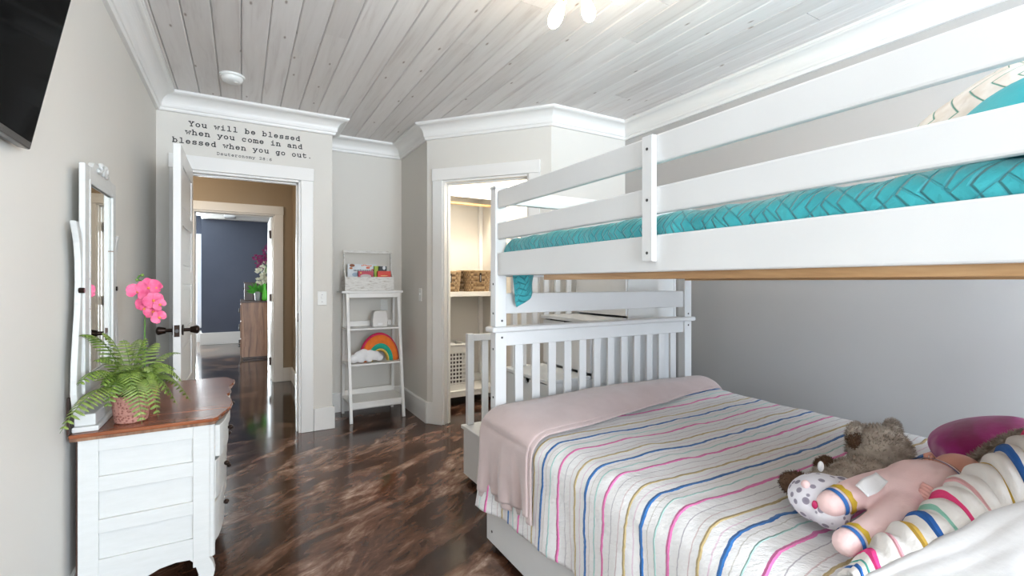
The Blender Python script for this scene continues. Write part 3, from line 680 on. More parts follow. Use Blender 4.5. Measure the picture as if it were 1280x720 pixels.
# pillow and folded quilt on the upper bunk
m = M['cream_quilt'] = mat('cream_quilted', (0.72, 0.66, 0.58), 0.85); t = NT(m)
uvn = t.n('ShaderNodeTexCoord'); sx = t.n('ShaderNodeSeparateXYZ'); t.l(uvn.outputs['UV'], sx.inputs[0])
z1 = zig(t, t.math('MULTIPLY', sx.outputs[0], 0.6), sx.outputs[1], 0.16, 0.7, 0.0030)
t.base(t.mix(z1, (0.02, 0.30, 0.20), t.ramp(t.noise(uvn.outputs['UV'], 14, 3), [(0.35, (0.64, 0.585, 0.52)), (0.65, (0.76, 0.73, 0.69))])))
t.bump(t.math('ADD', t.math('MULTIPLY', z1, 0.7), t.math('MULTIPLY', t.noise(uvn.outputs['UV'], 40, 3), 0.7)), 0.7, 0.008)
def puff(name, c, r, m, label=None, cat=None, zmin=None, noise_=0.006, uvs=1.0, rot=None, parent=None, power=1.0):
    def f(u, v):
        a = 2*PI*u; b = PI*(v-0.5); cb = math.copysign(abs(math.cos(b))**power, 1)
        p = Vector((r[0]*math.cos(a)*cb, r[1]*math.sin(a)*cb, r[2]*math.sin(b)))
        p *= 1 + noise_*12*nz(p.x*6+c[0]*7, p.y*6, p.z*6)
        if rot: p = rot @ p
        p += Vector(c)
        if zmin is not None and p.z < zmin: p.z = zmin
        return tuple(p)
    o = grid_mesh(name, f, 56, 40, m, parent, uvf=lambda u, v: (u*uvs*2*PI*max(r[0], r[1])*0.9, v*uvs*PI*max(r[1], r[2])))
    if label: tag(o, label, cat)
    return o
puff('quilted_pillow', (1.669, 0.355, 1.474), (0.335, 0.257, 0.297), M['cream_quilt'], 'cream pillow with green zigzag stitching at the head of the upper bunk', 'pillow', 1.468)
M['teal_plain'] = mat_var('teal_cloth', (0.015, 0.36, 0.42), (0.03, 0.44, 0.50), 6, 0.55, 0.5, 18, bd=0.01)
tf = puff('folded_quilt', (1.275, 0.218, 1.479), (0.187, 0.174, 0.151), M['teal_plain'], 'smooth teal quilt edge folded back over the cream pillow on the upper bunk', 'quilt', 1.470, 0.003)

# ---------------------------------------------------------------- ceiling light, smoke detector, switches, TV
M['bulb'] = mat('lit_bulb_glass', (1, 0.9, 0.7), 0.2); bn = M['bulb'].node_tree.nodes['Principled BSDF']
bn.inputs['Emission Color'].default_value = (1.0, 0.83, 0.64, 1); bn.inputs['Emission Strength'].default_value = 38
M['copper'] = mat('copper_socket', (0.55, 0.28, 0.15), 0.35, 0.8)
hub = Vector((1.262, 1.47, 2.56))
cl = thing('ceiling_light', 'copper ceiling light with bare tubular glowing bulbs on plank ceiling', 'light', (hub.x, hub.y, CZ))
def lp(mb, name, m, par=None, **k):
    o = mb.build(name, m, None, **k); o.parent = par or cl
    if par is None: o.location = (-hub.x, -hub.y, -CZ)
    return o
lp(MB().lathe([(0.075, CZ-0.003), (0.075, CZ-0.02), (0.06, CZ-0.03), (0.018, CZ-0.034)][::-1], (hub.x, hub.y, 0)), 'canopy', M['bronze'], smooth=True)
lp(MB().cyl((hub.x, hub.y, CZ-0.03), hub, 0.012).ball(hub, 0.03), 'stem', M['bronze'])
for top, tip in (((1.157, 1.584, 2.414), (1.116, 1.607, 2.308)), ((1.240, 1.535, 2.431), (1.258, 1.525, 2.335)), ((1.345, 1.480, 2.51), (1.372, 1.466, 2.412)),
                 ((1.36, 1.34, 2.52), (1.40, 1.30, 2.44)), ((1.17, 1.36, 2.43), (1.13, 1.32, 2.33))):
    top = Vector(top); tip = Vector(tip); d = (tip-top).normalized(); sk = top-d*0.055
    lp(MB().tube([hub, hub.lerp(sk, 0.6), sk], 0.006), 'arm', M['bronze'])
    so = lp(MB().cyl(sk, top+d*0.004, 0.014, 0.018), 'socket', M['copper'])
    q = d.to_track_quat('Z', 'Y').to_matrix().to_4x4(); b = MB(); L = (tip-top).length
    b.lathe([(0.010, 0), (0.016, L*0.12), (0.026, L*0.4), (0.0285, L*0.62), (0.024, L*0.82), (0.014, L*0.95), (0.003, L)])
    b.bm.transform(Matrix.Translation(top) @ q)
    lp(b, 'bulb', M['bulb'], smooth=True)
sd = thing('smoke_detector', 'round white smoke detector on the whitewashed plank ceiling', 'smoke detector', (-0.055, 3.66, CZ))
MB().lathe([(0.074, -0.014), (0.076, -0.010), (0.076, 0.0)]).build('base_ring', M['white_plastic'], sd, smooth=False, bevel=0.002)
MB().lathe([(0.020, -0.048), (0.045, -0.046), (0.060, -0.038), (0.066, -0.024), (0.066, -0.012)]).build('cover', M['white_plastic'], sd, smooth=True)
MB().lathe([(0.010, -0.052), (0.012, -0.047)], (0.02, -0.02, 0)).build('button', M['trim'], sd)

def plate(name, label, Mx, n=1):
    """switch plate in local frame: x across, y out of the wall (negative), z up"""
    t_ = thing(name, label, 'switch'); t_.matrix_world = Mx
    MB().box(-0.036, 0.036, -0.006, 0, -0.058, 0.058).build('cover_plate', M['white_plastic'], t_, bevel=0.002)
    MB().box(-0.006, 0.006, -0.014, -0.005, -0.004, 0.014).build('toggle', M['white_plastic'], t_, bevel=0.002)
    for z in (-0.03, 0.03): MB().cyl((0, -0.0065, z), (0, -0.0055, z), 0.003, n=8).build('screw', M['screw'], t_)
    return t_
plate('light_switch', 'white light switch plate on the wall right of the doorway', Matrix.Translation((0.590, YD, 1.112)))
plate('light_switch', 'white light switch plate on the side wall beside the closet doorway', Matrix.Translation((XS, 4.145, 1.133)) @ Matrix.Rotation(rad(-90), 4, 'Z'))
ol = thing('wall_outlet', 'white wall outlet behind the small white speaker on the ladder shelf', 'outlet', (1.245, YA, 1.02))
MB().box(-0.036, 0.036, -0.006, 0, -0.058, 0.058).build('cover_plate', M['white_plastic'], ol, bevel=0.002)
for z in (-0.025, 0.025): MB().box(-0.016, 0.016, -0.008, -0.005, z-0.014, z+0.014).build('socket', M['white_plastic'], ol, bevel=0.002)

tv = thing('television', 'black flat television tilted forward high on the left wall', 'television', (XL+0.02, 1.30, 1.93))
Mt = Matrix.Translation((-0.500, 1.767, 1.610)) @ Matrix.Rotation(rad(11), 4, 'Y') 
def tvp(mb, name, m, **k):
    o = mb.build(name, m, None, **k); o.parent = tv; o.matrix_parent_inverse = Matrix.Translation(tv.location).inverted(); return o
b = MB().box(-0.028, 0.0, -0.99, 0, 0, 0.58); b.bm.transform(Mt); tvp(b, 'casing', M['bezel'], bevel=0.004)
b = MB().box(-0.002, 0.0015, -0.978, -0.012, 0.020, 0.568); b.bm.transform(Mt); tvp(b, 'screen', M['screen'])
tvp(MB().box(XL+0.001, XL+0.02, 1.12, 1.42, 1.75, 2.05).box(XL+0.01, XL+0.06, 1.2, 1.24, 1.8, 1.9).box(XL+0.01, XL+0.06, 1.3, 1.34, 1.8, 1.9), 'wall_bracket', M['black'])

# ---------------------------------------------------------------- dresser with mirror
dz0, dzt = 0.0, 0.712
dresser = thing('dresser', 'white painted antique dresser with serpentine cherry wood top by left wall', 'dresser', (-0.31, 2.65, 0))
def dp(mb, name, m=M['chalk'], par=None, bevel=0.003, **k):
    o = mb.build(name, m, None, bevel=bevel, **k); o.parent = par or dresser
    if par is None: o.location = (0.31, -2.65, 0)
    return o
front = [(-0.098, 2.190), (-0.080, 2.205), (-0.072, 2.247), (-0.059, 2.29), (-0.040, 2.36), (-0.034, 2.44), (-0.040, 2.52), (-0.056, 2.60), (-0.060, 2.632), (-0.050, 2.66), (-0.044, 2.713), (-0.048, 2.76), (-0.056, 2.813), (-0.050, 2.85), (-0.036, 2.906), (-0.031, 2.96), (-0.034, 3.011), (-0.055, 3.06), (-0.068, 3.100), (-0.09, 3.118)]
back = [(-0.525, 3.118), (-0.525, 2.190)]
outl = lambda off: [(x-off*(1 if i < len(front) else 0), y + off*(1 if y < 2.65 else -1)*(1.0 if (y < 2.2 or y > 3.11) else 0)) for i, (x, y) in enumerate(front+back)]
dp(MB().prism(outl(0), lambda x, y: (x, y, dzt-0.014), lambda x, y: (x, y, dzt)), 'top', M['cherry'], bevel=0.004)
dp(MB().prism(outl(0.010), lambda x, y: (x, y, dzt-0.027), lambda x, y: (x, y, dzt-0.0145)), 'top_moulding', M['knotty'], bevel=0.002)
# side panels: frame with three recessed panels
for yy, sg in ((2.212, 1), (3.096, -1)):
    ya, yb = (yy, yy+0.022*sg) if sg > 0 else (yy-0.022, yy)
    def sb(x0, x1, z0, z1, inset=0): return (x0, x1, (yy+inset*sg if sg > 0 else yy-0.022), (yy+0.022 if sg > 0 else yy-inset), z0, z1)
    b = MB().box(*sb(-0.505, -0.448, 0.13, 0.685)).box(*sb(-0.165, -0.112, 0.13, 0.685))
    b.box(*sb(-0.448, -0.165, 0.637, 0.685)).box(*sb(-0.448, -0.165, 0.490, 0.545)).box(*sb(-0.448, -0.165, 0.339, 0.389))
    dp(b, 'side_frame', bevel=0.0015)
    for a, c in ((0.545, 0.637), (0.389, 0.490), (0.243, 0.339)): dp(MB().box(*sb(-0.449, -0.164, a-0.001, c+0.001, 0.012)), 'side_panel', bevel=0.001)
    sk = [(-0.449, 0.243), (-0.164, 0.243), (-0.164, 0.150), (-0.176, 0.163), (-0.22, 0.166), (-0.27, 0.158), (-0.31, 0.140), (-0.36, 0.128), (-0.42, 0.105), (-0.449, 0.09)]
    dp(MB().prism(sk, lambda x, z: (x, ya+0.003, z), lambda x, z: (x, yb, z)), 'apron', bevel=0)
    # cabriole legs
    fl = [(-0.165, 0.16), (-0.112, 0.16), (-0.098, 0.13), (-0.092, 0.10), (-0.100, 0.06), (-0.104, 0.03), (-0.092, 0.006), (-0.10, 0.0), (-0.145, 0.0), (-0.150, 0.02), (-0.146, 0.06), (-0.148, 0.10)]
    dp(MB().prism(fl, lambda x, z: (x, ya, z), lambda x, z: (x, yb+0.02*sg if sg > 0 else yb, z)), 'leg', bevel=0.004)
    dp(MB().box(-0.505, -0.460, ya, yb+0.01, 0, 0.135), 'leg', bevel=0.004)
dp(MB().box(-0.500, -0.125, 2.234, 3.074, 0.17, 0.684), 'carcass', M['darkwood'], bevel=0)
dp(MB().box(-0.510, -0.500, 2.215, 3.093, 0.13, 0.684), 'back_panel', M['darkwood'], bevel=0)
def fr(off, y0, y1):  # serpentine drawer outline
    ys = [y0+(y1-y0)*k/24 for k in range(25)]
    return [(-0.118, y0)] + [(-0.098+0.034*math.sin(PI*(y-y0)/(y1-y0))**0.6*abs(math.cos(PI*(y-y0)/(y1-y0)*1.0))**0.4 + 0.012 - off, y) for y in ys] + [(-0.118, y1)]
for i, (za, zb, off) in enumerate(((0.545, 0.672, -0.010), (0.375, 0.530, 0.004), (0.205, 0.360, 0.006))):
    d_ = dp(MB().prism(fr(off, 2.236, 3.072), lambda x, y: (x, y, za), lambda x, y: (x, y, zb)), 'drawer', bevel=0.003)
    for yk in (2.42, 2.89):
        k_ = MB().cyl((-0.075, yk, (za+zb)/2), (-0.056-off, yk, (za+zb)/2), 0.006, n=8).ball((-0.052-off, yk, (za+zb)/2), 0.011, n=10); dp(k_, 'knob', M['bronze'], d_, 0)
    # scroll carving at the drawer's ends
    for ye, s2 in ((2.245, 1), (3.063, -1)):
        pts = [(-0.092-off, ye+s2*(0.012+0.010*math.cos(k*0.7)), za+0.015+k*0.012) for k in range(int((zb-za-0.02)/0.012))]
        dp(MB().tube(pts, 0.009, 8), 'carving', par=d_, bevel=0, smooth=True)
for ye in (2.222, 3.085): dp(MB().cyl((-0.104, ye, 0.16), (-0.104, ye, 0.682), 0.012), 'corner_column', bevel=0)
ap = [(2.234, 0.205)] + [(2.234+0.84*k/20, 0.14+0.035*math.cos(PI*4*k/20)) for k in range(21)] + [(3.074, 0.205)]
dp(MB().prism(ap, lambda y, z: (-0.118, y, z), lambda y, z: (-0.100, y, z)), 'apron', bevel=0.002)

mir = thing('dresser_mirror', 'white framed mirror standing between curved arms on the dresser', 'mirror', (-0.49, 2.48, dzt))
def mp_(mb, name, m=M['chalk'], bevel=0.003, par=None, **k):
    o = mb.build(name, m, None, bevel=bevel, **k); o.parent = par or mir
    if par is None: o.location = (0.49, -2.48, -dzt)
    return o
mp_(MB().box(-0.522, -0.448, 2.215, 2.90, dzt+0.0005, dzt+0.020).box(-0.518, -0.458, 2.225, 2.89, dzt+0.020, dzt+0.062), 'plinth', bevel=0.004)
mz0, mz1, my0, my1 = 0.845, 1.680, 2.225, 2.70
fx0, fx1 = -0.505, -0.487
mp_(MB().box(fx0, fx1, my0, my0+0.062, mz0, mz1), 'frame_side'); mp_(MB().box(fx0, fx1, my1-0.062, my1, mz0, mz1), 'frame_side')
mp_(MB().box(fx0, fx1, my0+0.062, my1-0.062, mz0, mz0+0.060), 'frame_bottom')
mp_(MB().prism([(my0+0.062, mz1-0.060), (my1-0.062, mz1-0.060), (my1-0.062, mz1), (my1-0.10, mz1+0.004), (2.57, mz1+0.025), (2.46, mz1+0.040), (2.35, mz1+0.025), (my0+0.10, mz1+0.004), (my0+0.062, mz1)], lambda y, z: (fx0, y, z), lambda y, z: (fx1, y, z)), 'frame_top')
mp_(MB().box(fx1-0.004, fx1+0.003, my0+0.055, my0+0.066, mz0+0.05, mz1-0.05).box(fx1-0.004, fx1+0.003, my1-0.066, my1-0.055, mz0+0.05, mz1-0.05).box(fx1-0.004, fx1+0.003, my0+0.06, my1-0.06, mz1-0.064, mz1-0.054).box(fx1-0.004, fx1+0.003, my0+0.06, my1-0.06, mz0+0.054, mz0+0.064), 'bead', bevel=0.001)
mp_(MB().box(fx0+0.004, fx1-0.006, my0+0.06, my1-0.06, mz0+0.056, mz1-0.056), 'glass', M['mirror'], bevel=0)
for s2 in (1, -1):
    pts = [(fx1+0.004, 2.46+s2*(0.012+0.030*math.cos(a*0.55)*(1-a/14)+0.006*a), mz1+0.012+0.026*math.sin(a*0.55)*(1-a/16)) for a in range(11)]
    mp_(MB().tube(pts, [0.011-0.0005*k for k in range(11)], 8), 'crest_carving', bevel=0, smooth=True)
mp_(MB().ball((fx1+0.004, 2.46, mz1+0.018), 0.010, 0.020, 0.026, n=12), 'crest_carving', bevel=0, smooth=True)
def arm(sy, yb):
    # harp-shaped flat arm: y offset outwards as a function of z
    zs = [dzt+0.062, dzt+0.10, 0.86, 0.95, 1.05, 1.15, 1.25, 1.33, 1.39, 1.43, 1.45, 1.462]
    yo = [0.0, 0.022, 0.040, 0.036, 0.018, -0.002, -0.012, -0.008, 0.006, 0.026, 0.040, 0.046]
    wd = [0.10, 0.080, 0.060, 0.050, 0.045, 0.042, 0.042, 0.042, 0.042, 0.040, 0.034, 0.028]
    o_ = [(yb-sy*y-sy*0.0, z) for y, z in zip(yo, zs)]; i_ = [(yb-sy*y+sy*w_, z) for y, w_, z in zip(yo, wd, zs)]
    a = MB().prism(o_ + i_[::-1], lambda y, z: (-0.512, y, z), lambda y, z: (-0.494 if True else 0, y, z))
    return mp_(a, 'arm', bevel=0.003)
arm(1, 2.195); arm(-1, 2.815-0.045)
for y in (2.205, 2.72): mp_(MB().cyl((-0.500, y, 1.22), (-0.484, y, 1.22), 0.010), 'pivot_knob', M['bronze'], bevel=0.002)
mp_(MB().box(-0.531, -0.523, 2.20, 2.215, dzt+0.001, dzt+0.13).box(-0.531, -0.523, 2.85, 2.865, dzt+0.001, dzt+0.13), 'support_bracket', M['darkwood'], bevel=0)

# ---------------------------------------------------------------- fern and orchid
m = M['fern'] = mat('fern_leaf', (0.10, 0.22, 0.03), 0.5); t = NT(m); oi = t.n('ShaderNodeObjectInfo'); gm = t.n('ShaderNodeNewGeometry')
c_ = t.ramp(t.noise(t.coord(), 45, 3), [(0.3, (0.05, 0.11, 0.012)), (0.7, (0.20, 0.29, 0.035))])
t.base(t.mix(t.math('MULTIPLY', oi.outputs['Random'], 0.5), c_, (0.26, 0.30, 0.10)))
M['fern_stem'] = mat('fern_stem', (0.10, 0.16, 0.03), 0.6)
m = M['terracotta'] = mat('patterned_terracotta', (0.35, 0.13, 0.09), 0.7); t = NT(m)
vo = t.n('ShaderNodeTexVoronoi'); vo.inputs['Scale'].default_value = 110; t.l(t.coord(), vo.inputs['Vector'])
t.base(t.ramp(vo.outputs['Distance'], [(0.25, (0.24, 0.085, 0.06)), (0.5, (0.46, 0.22, 0.17))])); t.bump(vo.outputs['Distance'], 0.5, 0.003)
M['soil'] = mat_var('moss', (0.03, 0.025, 0.012), (0.06, 0.05, 0.02), 60, 0.95)
fern = thing('potted_fern', 'green fern in a small terracotta pot on the dresser top', 'plant', (-0.37, 2.31, dzt+0.001))
pot = MB().lathe([(0.048, 0), (0.052, 0.004), (0.062, 0.09), (0.064, 0.105), (0.058, 0.105), (0.055, 0.09)]).build('pot', M['terracotta'], fern, smooth=False)
MB().lathe([(0.001, 0.092), (0.054, 0.094)]).build('soil', M['soil'], fern)
def frond(parent, base, tip, lift, wmax, n=0, off=Vector((0, 0, 0)), m=None, droop=0.6, side=None):
    base = Vector(base); tip = Vector(tip); mid = base.lerp(tip, 0.45) + Vector((0, 0, lift))
    n = max(12, int(((mid-base).length+(tip-mid).length)*0.93/0.0180)); wmax *= 1.30
    P = [base*(1-s)**2 + mid*2*s*(1-s) + tip*s*s for s in [k/n for k in range(n+1)]]
    b = MB(); bm = b.bm
    up0 = Vector((0, 0, 1))
    for k in range(3, n):
        for sd_ in (-1, 1):
            p = P[k]; tn = (P[k+1]-P[k-1]).normalized(); lat = tn.cross(up0)
            if lat.length < 0.15: lat = tn.cross(Vector((1, 0.3, 0)))
            lat.normalize(); nrm = lat.cross(tn).normalized()
            s = k/n; w_ = wmax*min(1, (s-0.05)*5)*(1-s**2.6)**0.9*(0.92+0.16*R.random()) + 0.006
            dr = (lat*sd_ + tn*0.34 - nrm*droop*0.6).normalized()
            hw = 0.0050*(0.85+0.3*R.random())
            q = [p - tn*hw*0.75, p+dr*w_*0.45 - tn*hw, p+dr*w_*0.85 - tn*hw*0.55 - nrm*droop*w_*0.10, p+dr*w_ + tn*hw*0.2 - nrm*droop*w_*0.22, p+dr*w_*0.80 + tn*hw*0.75 - nrm*droop*w_*0.10, p+dr*w_*0.40 + tn*hw*1.0, p+tn*hw*0.75]
            c = p+dr*w_*0.5+nrm*0.0022
            vs = [bm.verts.new(x) for x in q]; vc = bm.verts.new(c)
            for a, d in zip(vs, vs[1:]+vs[:1]): bm.faces.new((a, d, vc))
    fo = b.build('frond', m or M['fern'], parent); fo.location = off
    st = MB().tube(P, [0.0022-0.0014*k/n for k in range(n+1)], 5).build('rachis', M['fern_stem'], fo)
    return fo
fb = Vector((-0.37, 2.31, 0.81)); inv = -Vector(fern.location)
FT = [((-0.48, 2.10, 0.90), 0.15, 0.044), ((-0.34, 2.13, 0.86), 0.17, 0.044), ((-0.21, 2.33, 0.84), 0.18, 0.042), ((-0.33, 2.33, 1.03), 0.08, 0.036), ((-0.510, 2.045, 0.760), 0.16, 0.050), ((-0.485, 2.151, 1.065), 0.16, 0.030), ((-0.462, 2.215, 0.965), 0.12, 0.036), ((-0.415, 2.150, 0.798), 0.18, 0.042), ((-0.312, 2.135, 0.735), 0.20, 0.050),
      ((-0.270, 2.180, 0.745), 0.20, 0.042), ((-0.189, 2.419, 0.740), 0.20, 0.040), ((-0.225, 2.439, 0.945), 0.12, 0.020), ((-0.233, 2.351, 0.890), 0.14, 0.026), ((-0.376, 2.526, 1.005), 0.12, 0.030),
      ((-0.450, 2.281, 1.060), 0.12, 0.034), ((-0.231, 2.385, 0.735), 0.22, 0.044), ((-0.30, 2.40, 1.00), 0.10, 0.034), ((-0.37, 2.17, 0.93), 0.12, 0.036), ((-0.41, 2.40, 1.02), 0.08, 0.034), ((-0.30, 2.27, 0.90), 0.12, 0.034), ((-0.44, 2.20, 0.87), 0.14, 0.036), ((-0.25, 2.28, 0.80), 0.20, 0.040)]
for (tp_, lf, wm) in FT:
    frond(fern, fb+Vector((R.uniform(-.015, .015), R.uniform(-.015, .015), 0)), tp_, lf, wm, off=inv)

m = M['petal'] = mat('orchid_petal', (0.80, 0.11, 0.30), 0.5); t = NT(m)
t.base(t.ramp(t.noise(t.coord(), 30, 3), [(0.3, (0.62, 0.03, 0.14)), (0.65, (0.86, 0.16, 0.30))])); t.b.inputs['Subsurface Weight'].default_value = 0.0
M['throat'] = mat('orchid_throat', (0.75, 0.25, 0.06), 0.5); M['bud'] = mat('orchid_bud', (0.18, 0.30, 0.05), 0.5); M['stem'] = mat('orchid_stem', (0.09, 0.22, 0.03), 0.5)
orc = thing('potted_orchid', 'pink orchid spray on one tall green stem behind the fern', 'plant', (-0.373, 2.655, dzt+0.001))
MB().lathe([(0.034, 0), (0.045, 0.075), (0.047, 0.085), (0.042, 0.085), (0.040, 0.075)]).build('pot', M['terracotta'], orc)
MB().lathe([(0.001, 0.074), (0.040, 0.076)]).build('soil', M['soil'], orc)
def opx(x, y, t_):
    k = (x-640)/585.4; r = (0.5+k*0.8660, 0.8660-0.5*k, -(y-352.5)/585.4)
    return Vector((r[0]*t_, r[1]*t_, 1.25+r[2]*t_)) - Vector(orc.location)
TT = 2.11
stem = [opx(181, 470, TT), opx(181, 440, TT), opx(181, 410, TT), opx(182, 392, TT), opx(187, 378, TT), opx(183, 362, TT), opx(178, 352, TT), opx(172, 349, TT), opx(174, 345, TT), opx(178, 344, TT)]
MB().tube([Vector((0, 0, 0.07))] + catmull(stem, 4), 0.0032, 6).build('stem', M['stem'], orc, smooth=True)
def petal(bm, c, ax, up, L, W, cup):
    n = ax.cross(up).normalized(); v = []
    prof_ = [(0, 0.10), (0.25, 0.62), (0.55, 1.0), (0.82, 0.80), (1.0, 0.25)]
    rows = []
    for s, w_ in prof_:
        rows.append([bm.verts.new(c + ax*L*s + n*W*w_*q - up*(cup*s*s*L - 0.10*W*q*q)) for q in (-1, -0.5, 0, 0.5, 1)])
    for a, b in zip(rows, rows[1:]):
        for i in range(4): bm.faces.new((a[i], a[i+1], b[i+1], b[i]))
for (x, y, r_, rz_) in ((172, 365, 0.042, 0.3), (186, 360, 0.046, -0.2), (196, 360, 0.026, -1.0), (184, 371, 0.034, 0.1), (192, 376, 0.038, -0.4), (182, 381, 0.040, 0.3), (200, 381, 0.026, -0.8), (191, 390, 0.034, -0.2), (199, 397, 0.030, -0.7), (181, 386, 0.024, 0.6)):
    c = opx(x, y, TT-R.uniform(0.0, 0.05)); view = (c+Vector(orc.location)-Vector((0, 0, 1.25))).normalized()*-1
    up = (view + Vector((R.uniform(-.4, .4), R.uniform(-.4, .4), R.uniform(-.3, .2)))).normalized()
    a0 = up.cross(Vector((0, 0, 1))).normalized(); b0 = up.cross(a0).normalized()*-1
    fl = None
    for j, (an, L_, W_) in enumerate(((90, 1.0, 0.42), (210, 0.95, 0.40), (330, 0.95, 0.40), (20, 1.05, 0.62), (160, 1.05, 0.62))):
        ax = a0*math.cos(rad(an)+rz_)+b0*math.sin(rad(an)+rz_); bm_ = MB(); petal(bm_.bm, c-up*(0.002*(j < 3)), ax.normalized(), up, r_*L_, r_*W_, 0.12)
        o_ = bm_.build('flower' if j == 0 else 'petal', M['petal'], orc if j == 0 else fl, smooth=True)
        if j == 0: fl = o_
    MB().ball(c+up*0.004, 0.006, n=8).build('throat', M['throat'], fl)
for (x, y, r_) in ((178, 344, 0.007), (171, 350, 0.006), (181, 351, 0.008)): MB().ball(opx(x, y, TT-0.01), r_, r_*0.8, r_, n=10).build('bud', M['bud'], orc, smooth=True)
for k, (a, L_) in enumerate(((0.3, 0.10), (2.2, 0.11), (4.2, 0.09))):
    bm_ = MB(); petal(bm_.bm, Vector((0, 0, 0.08)), Vector((math.cos(a), math.sin(a), 0.9)).normalized(), Vector((-math.cos(a)*0.6, -math.sin(a)*0.6, 1)).normalized(), L_, 0.020, 0.3)
    bm_.build('leaf', M['bud'], orc, smooth=True)

# ---------------------------------------------------------------- ladder shelf in the alcove
ls = thing('ladder_shelf', 'white four-tier ladder shelf standing in the alcove', 'shelf', (1.07, 4.47, 0))
def lsp(mb, name, m=M['trim'], bevel=0.002):
    o = mb.build(name, m, None, bevel=bevel); o.parent = ls; o.location = (-1.07, -4.47, 0); return o
for x in (0.835, 1.305):
    lsp(MB().bar((x, 4.275, 0.0), (x, 4.455, 1.145), 0.026, 0.026), 'leg'); lsp(MB().bar((x, 4.665, 0.0), (x, 4.60, 1.145), 0.024, 0.024), 'leg')
lsp(MB().box(0.782, 1.345, 4.425, 4.655, 1.148, 1.168), 'shelf_board')
lsp(MB().box(0.845, 1.295, 4.432, 4.447, 1.105, 1.146), 'cross_rail')
for z, yf in ((0.825, 4.395), (0.507, 4.345), (0.175, 4.293)):
    lsp(MB().box(0.822, 1.318, yf, 4.650, z-0.016, z), 'shelf_board'); lsp(MB().box(0.848, 1.292, 4.636, 4.650, z, z+0.050), 'back_lip')
    if z < 0.3: lsp(MB().box(0.848, 1.292, yf+0.012, yf+0.026, z-0.058, z-0.017), 'cross_rail')
cr = thing('wooden_caddy', 'whitewashed wooden caddy with a tall handle holding books on the ladder shelf', 'caddy', (1.04, 4.48, 1.1685))
def crp(mb, name, m=M['crate']):
    o = mb.build(name, m, None, bevel=0.0015); o.parent = cr; o.location = (-1.04, -4.48, -1.1685); return o
cx0, cx1, cy0, cy1, cz = 0.812, 1.258, 4.435, 4.60, 1.169
crp(MB().box(cx0, cx1, cy0, cy0+0.012, cz, cz+0.128), 'front_board'); crp(MB().box(cx0, cx1, cy1-0.012, cy1, cz, cz+0.128), 'back_board'); crp(MB().box(cx0+0.002, cx1-0.002, cy0+0.012, cy1-0.012, cz, cz+0.010), 'bottom_board')
for x, s2 in ((cx0, 1), (cx1-0.012, -1)):
    xs = [0.006, 0.004, -0.008, -0.014, -0.012]
    pr = [(cy0+0.012, cz), (cy1-0.012, cz), (cy1-0.012, cz+0.128), (4.535, cz+0.20), (4.53, cz+0.375), (4.505, cz+0.375), (4.50, cz+0.20), (cy0+0.012, cz+0.128)]
    crp(MB().prism(pr, lambda y, z: (x, y, z), lambda y, z: (x+0.012, y, z)), 'end_board')
crp(MB().box(cx0-0.004, cx1+0.004, 4.506, 4.530, cz+0.352, cz+0.376), 'handle')
def book(x0, x1, y, zb, zt, th, col, label, tilt=0, marks=()):
    m_ = mat_var('book_cover', col, tuple(c*0.85 for c in col), 20, 0.4); o = thing('picture_book', label, 'book', ((x0+x1)/2, y, zb), 0, 'picture books in the caddy')
    w_ = (x1-x0)/2; h = zt-zb
    MB().box(-w_, w_, 0, 0.003, 0, h).box(-w_, w_, th-0.003, th, 0, h).box(-w_, -w_+0.003, 0, th, 0, h).build('cover', m_, o)
    MB().box(-w_+0.004, w_-0.003, 0.0035, th-0.0035, 0.003, h-0.004).build('pages', M['white_cloth'], o)
    for (mx, mz, rx, rz_, c) in marks:
        MB().ball((mx, -0.0004, mz), rx, 0.0006, rz_, n=12).build('cover_art', mat('print', c, 0.5), o)
    return o
bz = cz+0.0105
b1 = book(0.850, 1.118, 4.535, bz, 1.418, 0.014, (0.70, 0.74, 0.76), 'wide white picture book with a brown picture at the left of the caddy', 0, [(-0.09, 0.225, 0.024, 0.014, (0.25, 0.07, 0.02)), (-0.10, 0.200, 0.015, 0.010, (0.45, 0.15, 0.05)), (0.055, 0.205, 0.020, 0.009, (0.7, 0.12, 0.04)), (0.10, 0.185, 0.016, 0.008, (0.6, 0.08, 0.04)), (-0.06, 0.14, 0.030, 0.02, (0.35, 0.45, 0.55))])
for k, (x_, z_, w_, c) in enumerate([(-0.07+0.014*i, 0.178+0.0008*i, 0.004, (0.03, 0.03, 0.03)) for i in range(5)] + [(0.0+0.014*i, 0.225+0.004*math.sin(i), 0.005, (0.7, 0.2, 0.06)) for i in range(7)] + [(0.0+0.013*i, 0.178, 0.004, (0.04, 0.04, 0.05)) for i in range(9)]):
    MB().box(x_-w_, x_+w_, -0.0010, 0.0002, z_-0.006, z_+0.007).build('title_print', mat('print', c, 0.5), b1)
book(1.090, 1.150, 4.512, bz, 1.402, 0.018, (0.40, 0.52, 0.04), 'lime green picture book in the middle of the caddy')
b3 = book(1.130, 1.205, 4.490, bz, 1.400, 0.016, (0.012, 0.012, 0.012), 'black picture book with a white round picture', 0, [(0.012, 0.205, 0.015, 0.018, (0.75, 0.75, 0.75))])
book(0.934, 1.072, 4.465, bz, 1.352, 0.018, (0.50, 0.03, 0.06), 'crimson picture book in front of the wide white book', 0, [(0.0, 0.125, 0.050, 0.018, (0.5, 0.45, 0.42)), (-0.045, 0.155, 0.008, 0.006, (0.7, 0.5, 0.08))])
book(1.110, 1.236, 4.462, bz, 1.354, 0.014, (0.72, 0.05, 0.02), 'bright red picture book at the right end of the caddy', 0, [(0.0, 0.13, 0.035, 0.004, (0.8, 0.5, 0.2))])
